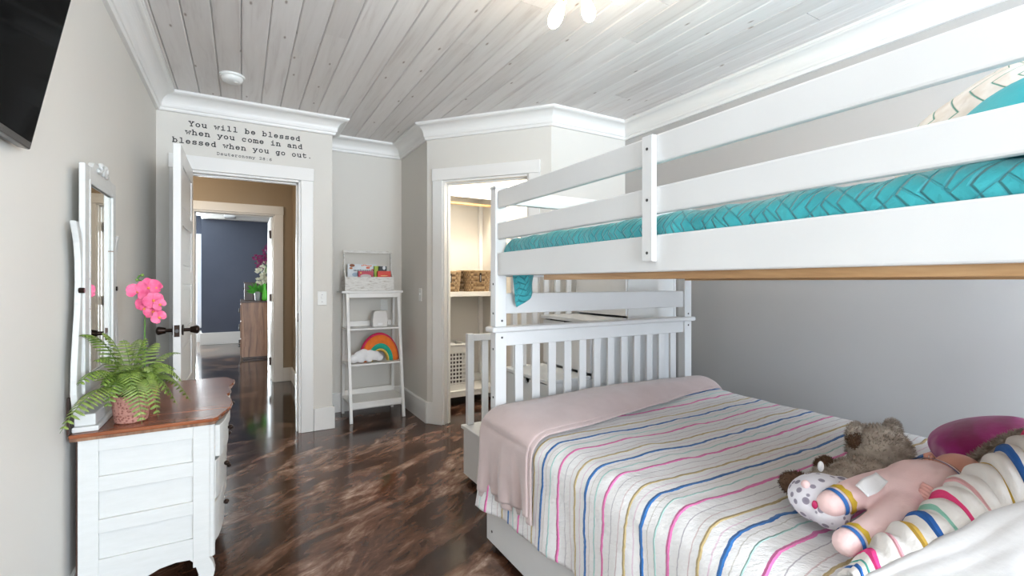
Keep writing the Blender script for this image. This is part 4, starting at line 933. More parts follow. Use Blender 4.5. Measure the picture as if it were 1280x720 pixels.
# speaker, rainbow pillow, cloud pillow
spk = thing('smart_speaker', 'small white rounded box speaker on the second tier of the ladder shelf', 'speaker', (1.135, 4.50, 0.826))
pts = [(-0.068, 0.006), (-0.060, 0), (0.060, 0), (0.068, 0.006), (0.070, 0.06), (0.060, 0.135), (0.045, 0.152), (-0.045, 0.152), (-0.060, 0.135), (-0.070, 0.06)]
MB().prism(pts, lambda x, z: (x, -0.045, z), lambda x, z: (x, 0.045, z)).build('body', mat('speaker_shell', (0.70, 0.68, 0.66), 0.5), spk, bevel=0.012, seg=3)
MB().box(-0.022, 0.022, -0.0470, -0.045, 0.018, 0.038).build('display', M['white_cloth'], spk, bevel=0.0008)
MB().tube([(0.05, 0.05, 0.04), (0.10, 0.07, 0.03), (0.12, 0.13, 0.02)], 0.003).build('cable', M['white_plastic'], spk)
rb = thing('rainbow_pillow', 'rainbow shaped pillow in red, orange and green felt on the third tier', 'pillow', (1.12, 4.47, 0.508))
fel = [((0.72, 0.03, 0.12), 0.190, 0.262), ((0.86, 0.20, 0.03), 0.145, 0.247), ((0.02, 0.38, 0.26), 0.103, 0.190), ((0.75, 0.48, 0.10), 0.092, 0.122)]
def arch(r0, r1, y0, y1, name, m_, par, off=(0, 0), n=28):
    b = MB(); rings = []
    for k in range(n+1):
        a = PI*k/n; cx_, sx_ = math.cos(a), math.sin(a); rm, rh, ym, yh = (r0+r1)/2, (r1-r0)/2, (y0+y1)/2, (y1-y0)/2
        rings.append([b.bm.verts.new((off[0]+cx_*(rm+rh*math.cos(q)*1.0)*0.72, ym+yh*math.copysign(abs(math.sin(q))**0.6, math.sin(q)), off[1]+sx_*(rm+rh*math.cos(q)))) for q in [2*PI*j/14 for j in range(14)]])
    for a, c in zip(rings, rings[1:]):
        for j in range(14): b.bm.faces.new((a[j], a[(j+1) % 14], c[(j+1) % 14], c[j]))
    b.bm.faces.new(rings[0]); b.bm.faces.new(rings[-1][::-1])
    return b.build(name, m_, par, smooth=True)
for i, (c, r0, r1) in enumerate(fel): arch(r0, r1, -0.040-0.002*(3-i) if i else -0.02, 0.045-0.004*i, 'felt_band', mat_var('felt', c, tuple(v*0.85 for v in c), 30, 0.95, 0.3, 200), rb, (0.010, 0.0))
cp = thing('cloud_pillow', 'white fluffy cloud pillow lying in front of the rainbow pillow', 'pillow', (0.985, 4.385, 0.512))
b = MB()
for (x, z, r_) in ((-0.105, 0.040, 0.042), (-0.055, 0.060, 0.055), (-0.02, 0.075, 0.055), (0.04, 0.065, 0.052), (0.085, 0.058, 0.048), (0.125, 0.036, 0.036), (0.03, 0.035, 0.036), (-0.04, 0.036, 0.038)): b.ball((x, 0, z), r_, 0.028, r_*0.95, n=16)
o = b.build('pillow_body', M['white_cloth'], cp, smooth=True)
rm = o.modifiers.new('r', 'REMESH'); rm.mode = 'VOXEL'; rm.voxel_size = 0.006; rm.use_smooth_shade = True
sm = o.modifiers.new('s', 'SMOOTH'); sm.iterations = 4

# ---------------------------------------------------------------- closet interior
cs = thing('closet_shelving', 'white built-in closet shelves inside the corner closet', 'shelving', (1.93, 4.55, 0))
def csp(mb, name, m=M['trim'], bevel=0.002):
    o = mb.build(name, m, None, bevel=bevel); o.parent = cs; o.location = (-1.93, -4.55, 0); return o
for z0, z1 in ((2.110, 2.195), (1.103, 1.150), (0.092, 0.152)):
    csp(MB().box(1.526, 2.338, 4.350, 4.738, z1-0.022, z1), 'shelf_board'); csp(MB().box(1.526, 2.338, 4.350, 4.370, z0, z1-0.022), 'shelf_edge')
csp(MB().box(1.526, 2.338, 4.725, 4.738, 0.152, 0.24), 'back_cleat')
csp(MB().box(2.295, 2.338, 4.700, 4.738, 0.24, 2.10), 'corner_batten')
csp(MB().cyl((1.526, 4.42, 2.055), (2.338, 4.42, 2.055), 0.016), 'closet_rod', M['rod'], 0)
wm = mat_var('wicker', (0.10, 0.055, 0.022), (0.30, 0.18, 0.08), 40, 0.6)
wm2 = mat_var('wicker_light', (0.26, 0.16, 0.075), (0.48, 0.34, 0.19), 30, 0.5)
def basket(x0, x1, y0, y1, z0, z1, label, lean):
    o = thing('wicker_basket', label, 'basket', ((x0+x1)/2, (y0+y1)/2, z0), 0, 'wicker baskets on the closet shelf')
    w_, d_, h = (x1-x0)/2, (y1-y0)/2, z1-z0
    def prm(s, k):   # rounded rectangle perimeter
        sq = 0.28; a = 2*PI*s; c, s_ = math.cos(a), math.sin(a)
        return Vector((w_*k*math.copysign(abs(c)**sq, c), d_*k*math.copysign(abs(s_)**sq, s_)))
    rows = 8; nst = 44
    for r_ in range(rows):
        k = 0.88+0.11*r_/(rows-1); pts = []
        for j in range(nst*3+1):
            s = j/(nst*3); a = PI*j/3+(PI if r_ % 2 else 0); p = prm(s, k)*(1+0.030*math.sin(a)); pts.append((p.x+lean*r_*0.004, p.y, h*(r_+0.5)/rows))
        b = MB(); rings = []
        for j, p in enumerate(pts): rings.append([b.bm.verts.new((p[0]*(1+q[0]), p[1]*(1+q[0]), p[2]+q[1])) for q in ((0.02, 0), (0, h/rows*0.48), (-0.02, 0), (0, -h/rows*0.48))])
        for a, c in zip(rings, rings[1:]):
            for q in range(4): b.bm.faces.new((a[q], a[(q+1) % 4], c[(q+1) % 4], c[q]))
        ro = b.build('woven_row', wm2, o); ro.data.materials.append(wm)
        for p_ in ro.data.polygons: p_.material_index = ((p_.index//4+1)//3 + r_) % 2
    b = MB()
    for j in range(nst):
        p0 = prm(j/nst, 0.865); p1 = prm(j/nst, 0.975); b.cyl((p0.x, p0.y, 0.0), (p1.x+lean*0.03, p1.y, h-0.005), 0.003, n=5)
    tag(b.build('stakes', wm, o), kind='stuff')
    MB().box(-w_*0.8, w_*0.8, -d_*0.8, d_*0.8, 0.0, 0.006).build('base', wm, o)
    pts = [(prm(j/60, 0.99).x+lean*0.035, prm(j/60, 0.99).y, h) for j in range(61)]
    MB().tube(pts, 0.008, 6).build('rim', wm2, o, smooth=True)
    MB().box(w_*0.10-0.012, w_*0.10+0.012, -d_*1.03-0.004, -d_*1.03, h*0.45, h*0.9).build('label_tag', M['black'], o, bevel=0.003)
    MB().box(w_*0.10-0.004, w_*0.10+0.004, -d_*1.03-0.006, -d_*1.03-0.004, h*0.5, h*0.8).build('chalk_mark', mat('chalk', (0.35, 0.35, 0.36), 0.8), o)
    MB().ball((0, 0, h-0.02), w_*0.8, d_*0.75, 0.045, n=20).build('folded_cloth', M['blush'], o, smooth=True)
basket(1.66, 1.945, 4.385, 4.66, 1.151, 1.355, 'left brown wicker basket on the closet shelf beside the door frame', 0)
basket(1.985, 2.285, 4.385, 4.66, 1.151, 1.365, 'right brown wicker basket with a pinkish cloth on the closet shelf', 0)
lb = thing('laundry_basket', 'white plastic laundry basket with square holes at the closet bottom', 'basket', (1.83, 4.52, 0.1525))
b = MB(); X0, X1, Y0_, Y1_, H_ = -0.165, 0.155, -0.13, 0.14, 0.46
nxh = 9; nzh = 8
for face in range(4):
    L_ = (X1-X0) if face % 2 == 0 else (Y1_-Y0_)
    for k in range(nxh+1):
        s = k/nxh
        p = {0: (lerp(X0, X1, s), Y0_), 1: (X1, lerp(Y0_, Y1_, s)), 2: (lerp(X0, X1, s), Y1_), 3: (X0, lerp(Y0_, Y1_, s))}[face]
        b.box(p[0]-0.006, p[0]+0.006, p[1]-0.0025, p[1]+0.0025, 0.06, H_-0.07) if face % 2 == 0 else b.box(p[0]-0.0025, p[0]+0.0025, p[1]-0.006, p[1]+0.006, 0.06, H_-0.07)
    for k in range(nzh+1):
        z = lerp(0.07, H_-0.08, k/nzh)
        if face == 0: b.box(X0, X1, Y0_-0.003, Y0_+0.003, z-0.007, z+0.007)
        if face == 2: b.box(X0, X1, Y1_-0.003, Y1_+0.003, z-0.007, z+0.007)
        if face == 1: b.box(X1-0.003, X1+0.003, Y0_, Y1_, z-0.007, z+0.007)
        if face == 3: b.box(X0-0.003, X0+0.003, Y0_, Y1_, z-0.007, z+0.007)
tag(b.build('lattice', M['white_plastic'], lb), kind='stuff')
MB().box(X0, X1, Y0_-0.002, Y0_+0.003, 0, 0.06).box(X0, X1, Y1_-0.003, Y1_+0.002, 0, 0.06).box(X0-0.002, X0+0.003, Y0_, Y1_, 0, 0.06).box(X1-0.003, X1+0.002, Y0_, Y1_, 0, 0.06).box(X0, X1, Y0_, Y1_, 0, 0.005).build('base', M['white_plastic'], lb)
MB().box(X0-0.004, X1+0.004, Y0_-0.006, Y0_+0.003, H_-0.075, H_).box(X0-0.004, X1+0.004, Y1_-0.003, Y1_+0.006, H_-0.075, H_).box(X0-0.006, X0+0.003, Y0_, Y1_, H_-0.075, H_).box(X1-0.003, X1+0.006, Y0_, Y1_, H_-0.075, H_).build('rim_band', M['white_plastic'], lb, bevel=0.002)
MB().tube([(X0, Y0_-0.008, H_), (X1, Y0_-0.008, H_), (X1+0.008, Y0_, H_), (X1+0.008, Y1_, H_), (X1, Y1_+0.008, H_), (X0, Y1_+0.008, H_), (X0-0.008, Y1_, H_), (X0-0.008, Y0_, H_), (X0, Y0_-0.008, H_)], 0.012, 8).build('rim', M['white_plastic'], lb, smooth=True)
MB().box(X0+0.02, X1-0.02, Y0_+0.02, Y1_-0.02, 0.01, H_-0.07).build('laundry', mat_var('basket_shade', (0.10, 0.09, 0.09), (0.22, 0.20, 0.19), 14, 0.9), lb, bevel=0.03)  # dark filler block added as painted shade behind the square holes
MB().ball((0, 0, H_-0.05), 0.13, 0.10, 0.07, n=20).build('laundry', M['white_cloth'], lb, smooth=True)

# ---------------------------------------------------------------- far bedroom: dresser, jewellery chest, flowers
fd = thing('wood_dresser', 'brown knotty wood dresser seen through both doorways in the navy room', 'dresser', (0.25, 9.2, 0))
def fp(mb, name, m=M['knotty'], par=None, bevel=0.003):
    o = mb.build(name, m, None, bevel=bevel); o.parent = par or fd
    if par is None: o.location = (-0.25, -9.2, 0)
    return o
fp(MB().box(-0.005, 0.50, 8.66, 9.9, 0.04, 0.915), 'carcass'); fp(MB().box(-0.02, 0.515, 8.65, 9.92, 0.915, 0.94), 'top', M['darkwood']); fp(MB().box(0.02, 0.48, 8.68, 9.88, 0.0, 0.04), 'base', M['darkwood'])
for k in range(3):
    for j in range(2):
        d_ = fp(MB().box(-0.020, -0.006, 8.68+j*0.61, 9.27+j*0.61, 0.07+k*0.28, 0.33+k*0.28), 'drawer')
        for y in (8.85, 9.1): fp(MB().ball((-0.034, y+j*0.61, 0.20+k*0.28), 0.016, n=10), 'knob', M['screw'], d_, 0)
ch = thing('jewelry_chest', 'small dark wood chest standing on the brown dresser in the navy room', 'chest', (0.2, 9.3, 0.941))
MB().box(-0.16, 0.22, -0.15, 0.25, 0, 0.29).box(-0.17, 0.23, -0.16, 0.26, 0.29, 0.305).build('body', M['darkwood'], ch, bevel=0.003)
MB().ball((-0.172, -0.02, 0.20), 0.014, n=10).build('knob', M['screw'], ch)
def fpx(x, y, t_):
    k = (x-640)/585.4; r = (0.5+k*0.8660, 0.8660-0.5*k, -(y-352.5)/585.4); return Vector((r[0]*t_, r[1]*t_, 1.25+r[2]*t_))
def leafy(bm, c, d, L, W):
    d = d.normalized(); n = d.cross(Vector((0.3, 1, 0.2))).normalized()
    a = [bm.verts.new(c), bm.verts.new(c+d*L*0.5+n*W), bm.verts.new(c+d*L), bm.verts.new(c+d*L*0.5-n*W)]; bm.faces.new(a)
gp = thing('tin_planter', 'leafy green plant in a small grey tin on the brown dresser', 'plant', (0.235, 8.82, 0.941))
MB().lathe([(0.045, 0), (0.055, 0.15), (0.050, 0.15), (0.045, 0.13)]).build('tin', mat('grey_tin', (0.30, 0.31, 0.31), 0.4, 0.5), gp)
b = MB()
for k in range(60): leafy(b.bm, Vector((0, 0, 0.13)), Vector((R.gauss(-0.25, 0.8), R.gauss(0, 0.7), abs(R.gauss(0.7, 0.4)))), R.uniform(0.10, 0.22), 0.018)
tag(b.build('leaves', mat_var('bright_leaf', (0.04, 0.25, 0.03), (0.12, 0.45, 0.06), 20, 0.4), gp), kind='stuff')
vs = thing('green_vase', 'green glass vase of white and purple flowers on the brown dresser', 'vase', (0.33, 8.75, 0.941))
MB().lathe([(0.028, 0), (0.042, 0.03), (0.040, 0.10), (0.022, 0.20), (0.020, 0.26), (0.028, 0.28)]).build('glass_body', mat('green_glass', (0.12, 0.60, 0.05), 0.1), vs, smooth=True)
for nm, cs_, col, rr_ in (('white_flowers', ((331, 350, 8), (327, 340, 10), (333, 332, 9), (326, 351, 8), (334, 345, 8)), ((0.55, 0.52, 0.38), (0.75, 0.74, 0.62)), 0.05), ('purple_flowers', ((320, 322, 6), (324, 330, 7), (329, 322, 7), (333, 314, 7), (336, 308, 6), (325, 334, 6), (335, 326, 7)), ((0.16, 0.008, 0.07), (0.32, 0.03, 0.16)), 0.045)):
    b = MB()
    for (x, y, r_) in cs_:
        c = fpx(x, y, 7.75)-Vector((0.33, 8.75, 0.941)); rw = r_*7.75/585*0.85
        for k in range(26):
            d = Vector((R.gauss(0, 1), R.gauss(0, 1), R.gauss(0, 1))).normalized(); leafy(b.bm, c+d*rw*R.uniform(0.1, 0.5), d, rw*0.6, rw*0.22)
    tag(b.build(nm, mat_var(nm, col[0], col[1], 25, 0.6), vs), kind='stuff')
b = MB()
for (x, y) in ((320, 322), (335, 308), (329, 345), (332, 330)): b.tube([Vector((0, 0, 0.26)), (fpx(x, y, 7.75)-Vector((0.33, 8.75, 0.941)))], 0.004, 5)
b.build('stems', M['stem'], vs)

# ---------------------------------------------------------------- head end of the lower bunk
m = M['fold'] = mat('folded_striped_quilt', (0.72, 0.68, 0.64), 0.9); t = NT(m)
uvn = t.n('ShaderNodeTexCoord'); sx = t.n('ShaderNodeSeparateXYZ'); t.l(uvn.outputs['UV'], sx.inputs[0]); u, v = sx.outputs[0], sx.outputs[1]
cv = t.n('ShaderNodeCombineXYZ'); t.l(t.math('MULTIPLY', u, 3.0), cv.inputs[0]); t.l(t.math('MULTIPLY', v, 3.0), cv.inputs[1])
uu = t.math('ADD', u, t.math('MULTIPLY', t.math('SUBTRACT', t.noise(cv.outputs[0], 1.7, 3), 0.5), 0.030)); c = (0.74, 0.70, 0.66); hh = None
for (p, hw, cc) in ((0.03, 0.006, (0.02, 0.13, 0.42)), (0.055, 0.004, (0.10, 0.45, 0.36)), (0.09, 0.010, (0.80, 0.05, 0.24)), (0.17, 0.005, (0.78, 0.38, 0.42)), (0.24, 0.0075, (0.55, 0.34, 0.05)), (0.295, 0.0095, (0.015, 0.10, 0.34)), (0.35, 0.007, (0.30, 0.62, 0.48)), (0.42, 0.011, (0.82, 0.05, 0.20)), (0.50, 0.006, (0.78, 0.42, 0.42)), (0.62, 0.010, (0.60, 0.38, 0.05)), (0.72, 0.011, (0.02, 0.12, 0.40)), (0.85, 0.011, (0.80, 0.05, 0.2))):
    d = t.math('ABSOLUTE', t.math('SUBTRACT', uu, p)); c = t.mix(t.math('LESS_THAN', d, hw), c, cc)
    k = t.math('MAXIMUM', t.math('SUBTRACT', 1.0, t.math('DIVIDE', d, hw)), 0.0); hh = k if hh is None else t.math('ADD', hh, k)
t.base(c); t.bump(t.math('ADD', t.math('MULTIPLY', hh, 0.8), t.math('MULTIPLY', t.noise(uvn.outputs['UV'], 22, 4), 0.8)), 0.6, 0.010)
Cc = [(1.060, 0.475, 0.654), (1.17, 0.463, 0.712), (1.285, 0.440, 0.745), (1.41, 0.430, 0.785), (1.53, 0.390, 0.835), (1.65, 0.370, 0.870), (1.90, 0.33, 0.90)]
Hh = [(1.045, 0.462, 0.650), (1.112, 0.405, 0.690), (1.198, 0.350, 0.740), (1.255, 0.309, 0.785), (1.300, 0.286, 0.812), (1.37, 0.25, 0.83), (1.50, 0.19, 0.84)]
Cp, Hp = catmull(Cc, 12), catmull(Hh, 12)
def pick(P, w_): 
    x = w_*(len(P)-1); i = min(int(x), len(P)-2); return P[i].lerp(P[i+1], x-i)
def foldf(u, v):
    c = pick(Cp, u); h = pick(Hp, u); fr_ = Vector((c.x-0.01, c.y+0.012, 0.648))
    g_ = 0.008*sstep(0, 0.15, u)*math.sin(u*2*PI*14+0.6*math.sin(v*4))*math.sin(PI*min(1, v*1.1))
    if v < 0.25: s = v/0.25; p = fr_.lerp(c, s)+Vector((0, 0.008*math.sin(PI*s), 0))
    elif v < 0.90: s = (v-0.25)/0.65; p = c.lerp(h, s)+Vector((0, 0, (0.014+0.035*u)*math.sin(PI*s)))
    else: s = (v-0.90)/0.10; p = h + Vector((0.006*s, 0.008*s, -0.030*s))
    return tuple(p+Vector((0, 0, g_*0.5))+Vector((0, g_*0.5, 0)))
tag(grid_mesh('turned_down_quilt', foldf, 260, 50, M['fold'], uvf=lambda u, v: (u, v*0.3), thick=0.008), 'striped quilt turned down over the pillow in the lower right corner', 'quilt')
# white pillow below the hem
def wpf(u, v):
    h = pick(Hp, u); y = max(0.07, h.y+0.03-0.34*v)
    return (h.x-0.02+0.05*v, y, h.z-0.022+0.028*math.sin(PI*min(1, v*1.2))-0.02*v+0.010*nz(h.x*9, y*14)+0.006*nz(h.x*22+y*30, 3))
tag(grid_mesh('white_pillow', wpf, 80, 40, M['white_cloth'], thick=0.02), 'plain white pillow under the turned-down hem at the bunk head', 'pillow')
# magenta pillow with fleece edging
m = M['magenta'] = mat('magenta_satin', (0.36, 0.01, 0.17), 0.38); t = NT(m)
t.base(t.ramp(t.noise(t.coord(), 4.0, 3, 0.5, 0.5), [(0.40, (0.30, 0.008, 0.13)), (0.54, (0.45, 0.02, 0.24)), (0.64, (0.85, 0.50, 0.68))])); t.bump(t.noise(t.coord(), 10, 3), 0.5, 0.012)
mgp = thing('magenta_pillow', 'magenta satin throw pillow with taupe shaggy edging against the wall side', 'pillow', (2.03, 0.47, 0.645))
puff('pillow_face', (2.0-2.0, 0.0, 0.085), (0.240, 0.190, 0.112), M['magenta'], zmin=0.0, noise_=0.002, parent=mgp, power=1.7)
fm = mat_var('taupe_fleece', (0.27, 0.215, 0.17), (0.46, 0.40, 0.34), 60, 0.95)
def fuzz(b, p, nrm, L, w_):
    nrm = (nrm + Vector((R.gauss(0, .35), R.gauss(0, .35), R.gauss(0, .35)))).normalized(); s_ = nrm.cross(Vector((R.random(), R.random(), R.random()))).normalized()*w_
    b.bm.faces.new((b.bm.verts.new(p-s_), b.bm.verts.new(p+s_), b.bm.verts.new(p+nrm*L)))
path = catmull([fpx(1176, 604, 1.36), fpx(1188, 594, 1.35), fpx(1210, 580, 1.32), fpx(1238, 562, 1.28), fpx(1262, 549, 1.25), fpx(1295, 541, 1.22)], 8)
inv2 = Vector(mgp.location)
b = MB().tube([p-inv2 for p in path], 0.013, 8)
for k in range(3000):
    i = R.randrange(len(path)-1); p = path[i].lerp(path[i+1], R.random())-inv2; n_ = Vector((R.gauss(0, 1), R.gauss(0, 1), R.gauss(0, 1))).normalized(); fuzz(b, p+n_*0.011, n_, 0.013, 0.0016)
tag(b.build('shaggy_edging', fm, mgp), kind='stuff')
def flf(u, v):
    a = pick(path, u); c = pick(Cp, 0.45+0.5*u)+Vector((0.0, 0.02, -0.02)); p = a.lerp(c, v); return tuple(p+Vector((0, 0, -0.025*math.sin(PI*v)-0.008+0.006*nz(u*8, v*5))))
o = grid_mesh('fleece_throw', flf, 40, 16, mat_var('tan_fleece', (0.36, 0.29, 0.24), (0.44, 0.37, 0.31), 14, 0.95, 0.4, 120), thick=0.006); tag(o, 'tan fleece throw lying between the magenta pillow and the turned-down quilt', 'blanket')

# plush toys ---------------------------------------------------------------
def blob(b, name, m_, par, vox=0.005, it=5, loc=(0, 0, 0)):
    o = b.build(name, m_, par, smooth=True); o.location = loc
    r_ = o.modifiers.new('r', 'REMESH'); r_.mode = 'VOXEL'; r_.voxel_size = vox; r_.use_smooth_shade = True
    s_ = o.modifiers.new('s', 'SMOOTH'); s_.iterations = it; s_.factor = 0.6
    return o
def limb(b, P, rr, n=14, st=6):
    Q = catmull(P, st); N = len(Q)-1; K = len(rr)-1
    rl = []
    for i in range(N+1):
        x = i/N*K; k = min(int(x), K-1); rl.append(lerp(rr[k], rr[k+1], x-k))
    b.tube(Q, rl, n); b.ball(Q[0], rl[0], n=n); b.ball(Q[-1], rl[-1], n=n); return b
# baby doll in pink suit
doll = thing('baby_doll', 'baby doll in pink footed suit lying face down on the striped quilt', 'doll', (1.42, 0.52, 0.655))
DI = -Vector(doll.location)
pink = mat_var('pink_knit', (0.84, 0.58, 0.56), (0.87, 0.64, 0.62), 14, 0.85, 0.3, 220, bd=0.002); skin = mat('doll_skin', (0.78, 0.40, 0.30), 0.45)
b = MB()
l1 = [(1.212, 0.585, 0.722), (1.29, 0.568, 0.735), (1.37, 0.550, 0.735), (1.44, 0.53, 0.725)]
l2 = [(1.125, 0.512, 0.690), (1.20, 0.500, 0.695), (1.29, 0.492, 0.705), (1.39, 0.500, 0.715)]
limb(b, l1, [0.030, 0.036, 0.044, 0.058]); limb(b, l2, [0.028, 0.034, 0.044, 0.056])
limb(b, [(1.39, 0.512, 0.712), (1.46, 0.500, 0.722), (1.53, 0.495, 0.725), (1.585, 0.495, 0.722)], [0.070, 0.084, 0.070, 0.045])
limb(b, [(1.55, 0.47, 0.715), (1.46, 0.435, 0.700), (1.40, 0.425, 0.690), (1.365, 0.43, 0.685)], [0.036, 0.030, 0.028, 0.024])
blob(b, 'suit', pink, doll, 0.0055, 6, DI)
def band(P, i0, i1, rr, m_, nm, sc_=1.05, wavy=0):
    # band around a limb between parameters i0..i1
    Q = catmull(P, 6); a = pick(Q, i0); c = pick(Q, i1); ax = (c-a); r0 = lerp(rr[0], rr[1], i0*(len(rr)-1)) if True else 0
    q = ax.normalized().to_track_quat('Z', 'Y').to_matrix().to_4x4(); b = MB(); n = 36; rings = []
    for k in range(4):
        s = k/3; r_ = (lerp(rr[0], rr[1], min(1, lerp(i0, i1, s)*(len(rr)-1))))*sc_
        rings.append([b.bm.verts.new((r_*math.cos(2*PI*j/n), r_*math.sin(2*PI*j/n), s*ax.length + (wavy*math.sin(j*2*PI/4) if k == 3 else 0))) for j in range(n)])
    for x, y in zip(rings, rings[1:]):
        for j in range(n): b.bm.faces.new((x[j], x[(j+1) % n], y[(j+1) % n], y[j]))
    b.bm.transform(Matrix.Translation(a) @ q); o = b.build(nm, m_, doll, smooth=True); o.location = DI; return o
blue = mat('band_blue', (0.03, 0.14, 0.42), 0.7); gold = mat('band_gold', (0.55, 0.36, 0.03), 0.7); white = M['white_cloth']
for P, rr in ((l1, [0.030, 0.036, 0.044, 0.058]), (l2, [0.028, 0.034, 0.044, 0.056])):
    band(P, 0.03, 0.075, rr, blue, 'blue_band', 1.035); band(P, 0.085, 0.095, rr, white, 'white_band', 1.03); band(P, 0.105, 0.165, rr, gold, 'gold_scallop_band', 1.035, 0.0025)
nb = [(1.525, 0.500, 0.725), (1.555, 0.498, 0.725), (1.58, 0.496, 0.724), (1.60, 0.495, 0.723)]
for i0, i1, m_, nm in ((0.10, 0.20, blue, 'neck_stripe'), (0.24, 0.34, white, 'neck_stripe'), (0.38, 0.46, M['ink'], 'neck_stripe')):
    band(nb, i0, i1, [0.070, 0.050], m_, nm, 1.06)
b = MB().ball((1.655, 0.485, 0.730), 0.066, 0.060, 0.060, n=24).ball((1.60, 0.492, 0.722), 0.032, n=14)
b.ball((1.71, 0.47, 0.705), 0.022, 0.025, 0.022, n=12)
blob(b, 'head', skin, doll, 0.005, 3, DI)
b = MB().tube([(1.632, 0.545, 0.752), (1.645, 0.552, 0.770), (1.662, 0.548, 0.772), (1.668, 0.540, 0.756)], 0.0055, 8); b.ball((1.652, 0.542, 0.757), 0.012, 0.005, 0.014, n=10)
o = b.build('ear', skin, doll, smooth=True); o.location = DI
for s2 in (-1, 1):
    o = MB().ball((1.70, 0.485+s2*0.024, 0.698), 0.007, n=10).build('eye', M['ink'], doll, smooth=True); o.location = DI
o = MB().ball((1.718, 0.474, 0.688), 0.004, 0.010, 0.004, n=10).build('mouth', mat('doll_lips', (0.6, 0.12, 0.12), 0.4), doll, smooth=True); o.location = DI
# hand with five fingers
b = MB().ball((1.345, 0.432, 0.680), 0.022, 0.018, 0.012, n=14)
for k, (dx, dy) in enumerate(((-0.030, 0.012), (-0.034, 0.004), (-0.033, -0.004), (-0.028, -0.011))): limb(b, [(1.338, 0.432+dy*0.6, 0.680), (1.345+dx*0.75, 0.432+dy*1.1, 0.680), (1.345+dx*1.1, 0.432+dy*1.3, 0.672)], [0.0055, 0.005, 0.0042], 8, 3)
limb(b, [(1.350, 0.447, 0.682), (1.338, 0.460, 0.682), (1.326, 0.464, 0.678)], [0.006, 0.0055, 0.0045], 8, 3)
blob(b, 'hand', skin, doll, 0.003, 2, DI)
# bow-like ruffle at the hip
b = MB()
for k in range(9):
    a = k/8; c = fpx(1163-13*a, 614+28*a, 1.085-0.01*a); b.tube([c+Vector((0, -0.014, -0.012)), c+Vector((0.002, 0, 0.006)), c+Vector((0, 0.016, 0.012))], 0.0050, 6)
o = b.build('ruffle', mat_var('ruffle_pink', (0.80, 0.42, 0.38), (0.85, 0.50, 0.46), 14, 0.8), doll, smooth=True); o.location = DI
# care label
def lab(u, v):
    a = Vector((1.245, 0.548, 0.773)).lerp(Vector((1.350, 0.550, 0.786)), u); return tuple(a + Vector((-0.012*v, -0.030*v, -0.016*v+0.004*math.sin(u*5+v*2))) + DI)
lo = grid_mesh('care_label', lab, 12, 6, M['white_cloth'], doll, thick=0.001)
# magenta garment between the legs
def mg(u, v):
    return (lerp(1.25, 1.36, u), lerp(0.515, 0.575, v)-0.01, 0.668+0.022*math.sin(PI*u)*math.sin(PI*v)+0.006*math.sin(u*26))
tag(grid_mesh('doll_skirt', mg, 40, 20, mat_var('hot_pink_satin', (0.70, 0.01, 0.22), (0.85, 0.03, 0.32), 8, 0.35), thick=0.003), 'crumpled hot pink satin cloth between the legs of the doll', 'cloth')

# spotted plush
sp_t = thing('spotted_plush', 'round white plush head with grey spots under the foot of the doll', 'plush toy', (1.285, 0.632, 0.655))
m = mat('spotted_plush', (0.76, 0.73, 0.78), 0.9); t = NT(m); vo = t.n('ShaderNodeTexVoronoi'); vo.inputs['Scale'].default_value = 42; t.l(t.coord(), vo.inputs['Vector'])
sel = t.n('ShaderNodeSeparateColor'); t.l(vo.outputs['Color'], sel.inputs[0])
d_ = t.math('ADD', vo.outputs['Distance'], t.math('MULTIPLY', sel.outputs[0], 0.10))
t.base(t.ramp(d_, [(0.0, (0.22, 0.19, 0.24)), (0.36, (0.30, 0.27, 0.33)), (0.40, (0.78, 0.75, 0.80)), (1.0, (0.80, 0.78, 0.82))]))
b = MB().ball((-0.010, 0.004, 0.048), 0.088, 0.072, 0.056, n=24); b.ball((0.035, -0.02, 0.060), 0.040, n=16).ball((-0.055, -0.038, 0.040), 0.046, 0.042, 0.038, n=16)
blob(b, 'head', m, sp_t, 0.005, 4)
MB().ball((0.045, 0.034, 0.106), 0.009, 0.007, 0.014, n=12).build('ear', M['white_cloth'], sp_t, smooth=True)
MB().ball((-0.070, 0.012, 0.092), 0.010, n=12).build('nose', pink, sp_t, smooth=True)
MB().ball((-0.093, -0.022, 0.060), 0.006, 0.007, 0.010, n=12).ball((-0.090, -0.030, 0.050), 0.006, 0.008, 0.005, n=12).build('mouth', mat('plush_lips', (0.55, 0.02, 0.12), 0.5), sp_t, smooth=True)
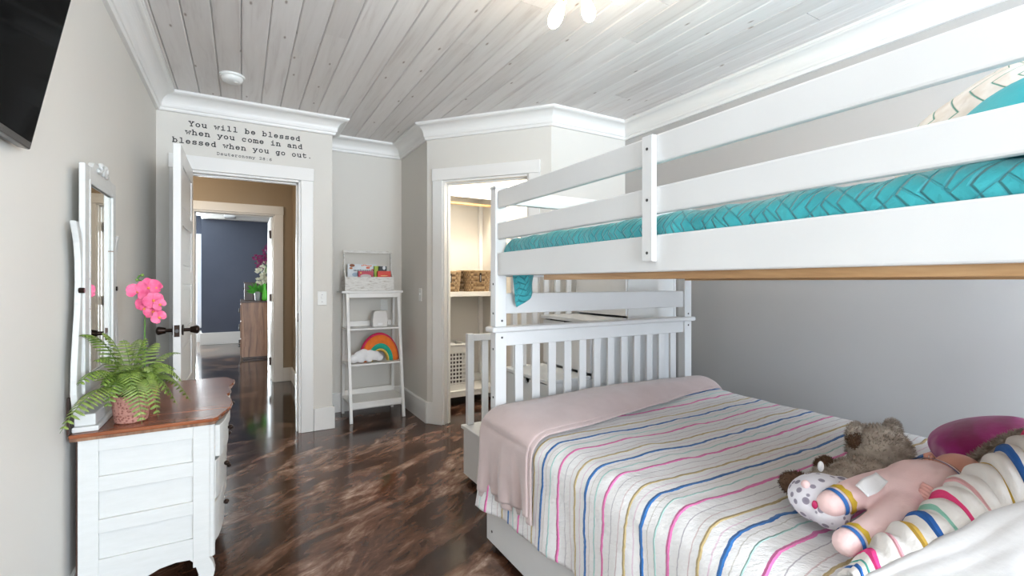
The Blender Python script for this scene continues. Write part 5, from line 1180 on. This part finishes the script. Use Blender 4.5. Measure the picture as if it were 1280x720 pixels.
# teddy
td = thing('teddy_bear', 'shaggy grey brown teddy bear lying face down behind the doll', 'teddy bear', (1.55, 0.67, 0.652))
fur1 = mat_var('bear_fur', (0.26, 0.205, 0.16), (0.58, 0.50, 0.42), 26, 0.95); fur2 = mat_var('bear_fur_dark', (0.075, 0.035, 0.018), (0.14, 0.075, 0.04), 30, 0.95)
def furry(name, parts, m_, L, cnt, par, loc=Vector((0, 0, 0)), fcol=None):
    b = MB()
    for (c, r_) in parts: b.ball(c, *r_, n=18)
    o = blob(b, name, m_, par, 0.006, 3); o.location = loc
    b2 = MB(); tot = sum(r_[0]*r_[1] for c, r_ in parts)
    for c, r_ in parts:
        for k in range(int(cnt*r_[0]*r_[1]/tot)):
            n_ = Vector((R.gauss(0, 1), R.gauss(0, 1), R.gauss(0, 1))).normalized(); p = Vector((c[0]+n_.x*r_[0]*0.95, c[1]+n_.y*r_[1]*0.95, c[2]+n_.z*r_[2]*0.95))
            if any(((p.x-c2[0])/r2[0])**2+((p.y-c2[1])/r2[1])**2+((p.z-c2[2])/r2[2])**2 < 0.8 for c2, r2 in parts if c2 != c): continue
            if p.z < 0.002: continue
            fuzz(b2, p, n_+Vector((-0.3, -0.2, 0.1)), L, 0.0013)
    f_ = b2.build('fur', fcol or m_, o); f_['kind'] = 'stuff'
    return o
TDI = Vector(td.location)
W = lambda x, y, z: (x-TDI.x, y-TDI.y, z-TDI.z)
furry('head', [(W(1.655, 0.665, 0.742), (0.088, 0.080, 0.078)), (W(1.63, 0.675, 0.70), (0.055, 0.05, 0.04))], fur1, 0.014, 5200, td)
furry('body', [(W(1.51, 0.672, 0.697), (0.105, 0.058, 0.045)), (W(1.42, 0.69, 0.690), (0.06, 0.05, 0.038)), (W(1.56, 0.66, 0.70), (0.06, 0.06, 0.046))], fur1, 0.012, 3600, td)
furry('ear', [(W(1.603, 0.705, 0.790), (0.034, 0.020, 0.036))], fur1, 0.011, 900, td)
furry('ear', [(W(1.725, 0.660, 0.795), (0.032, 0.020, 0.034))], fur1, 0.011, 900, td)
furry('ear_lining', [(W(1.585, 0.700, 0.778), (0.022, 0.020, 0.026))], fur2, 0.007, 400, td)
furry('paw', [(W(1.478, 0.725, 0.705), (0.034, 0.030, 0.034))], fur2, 0.009, 800, td)
furry('foot', [(W(1.345, 0.735, 0.684), (0.045, 0.045, 0.032))], fur2, 0.009, 900, td)
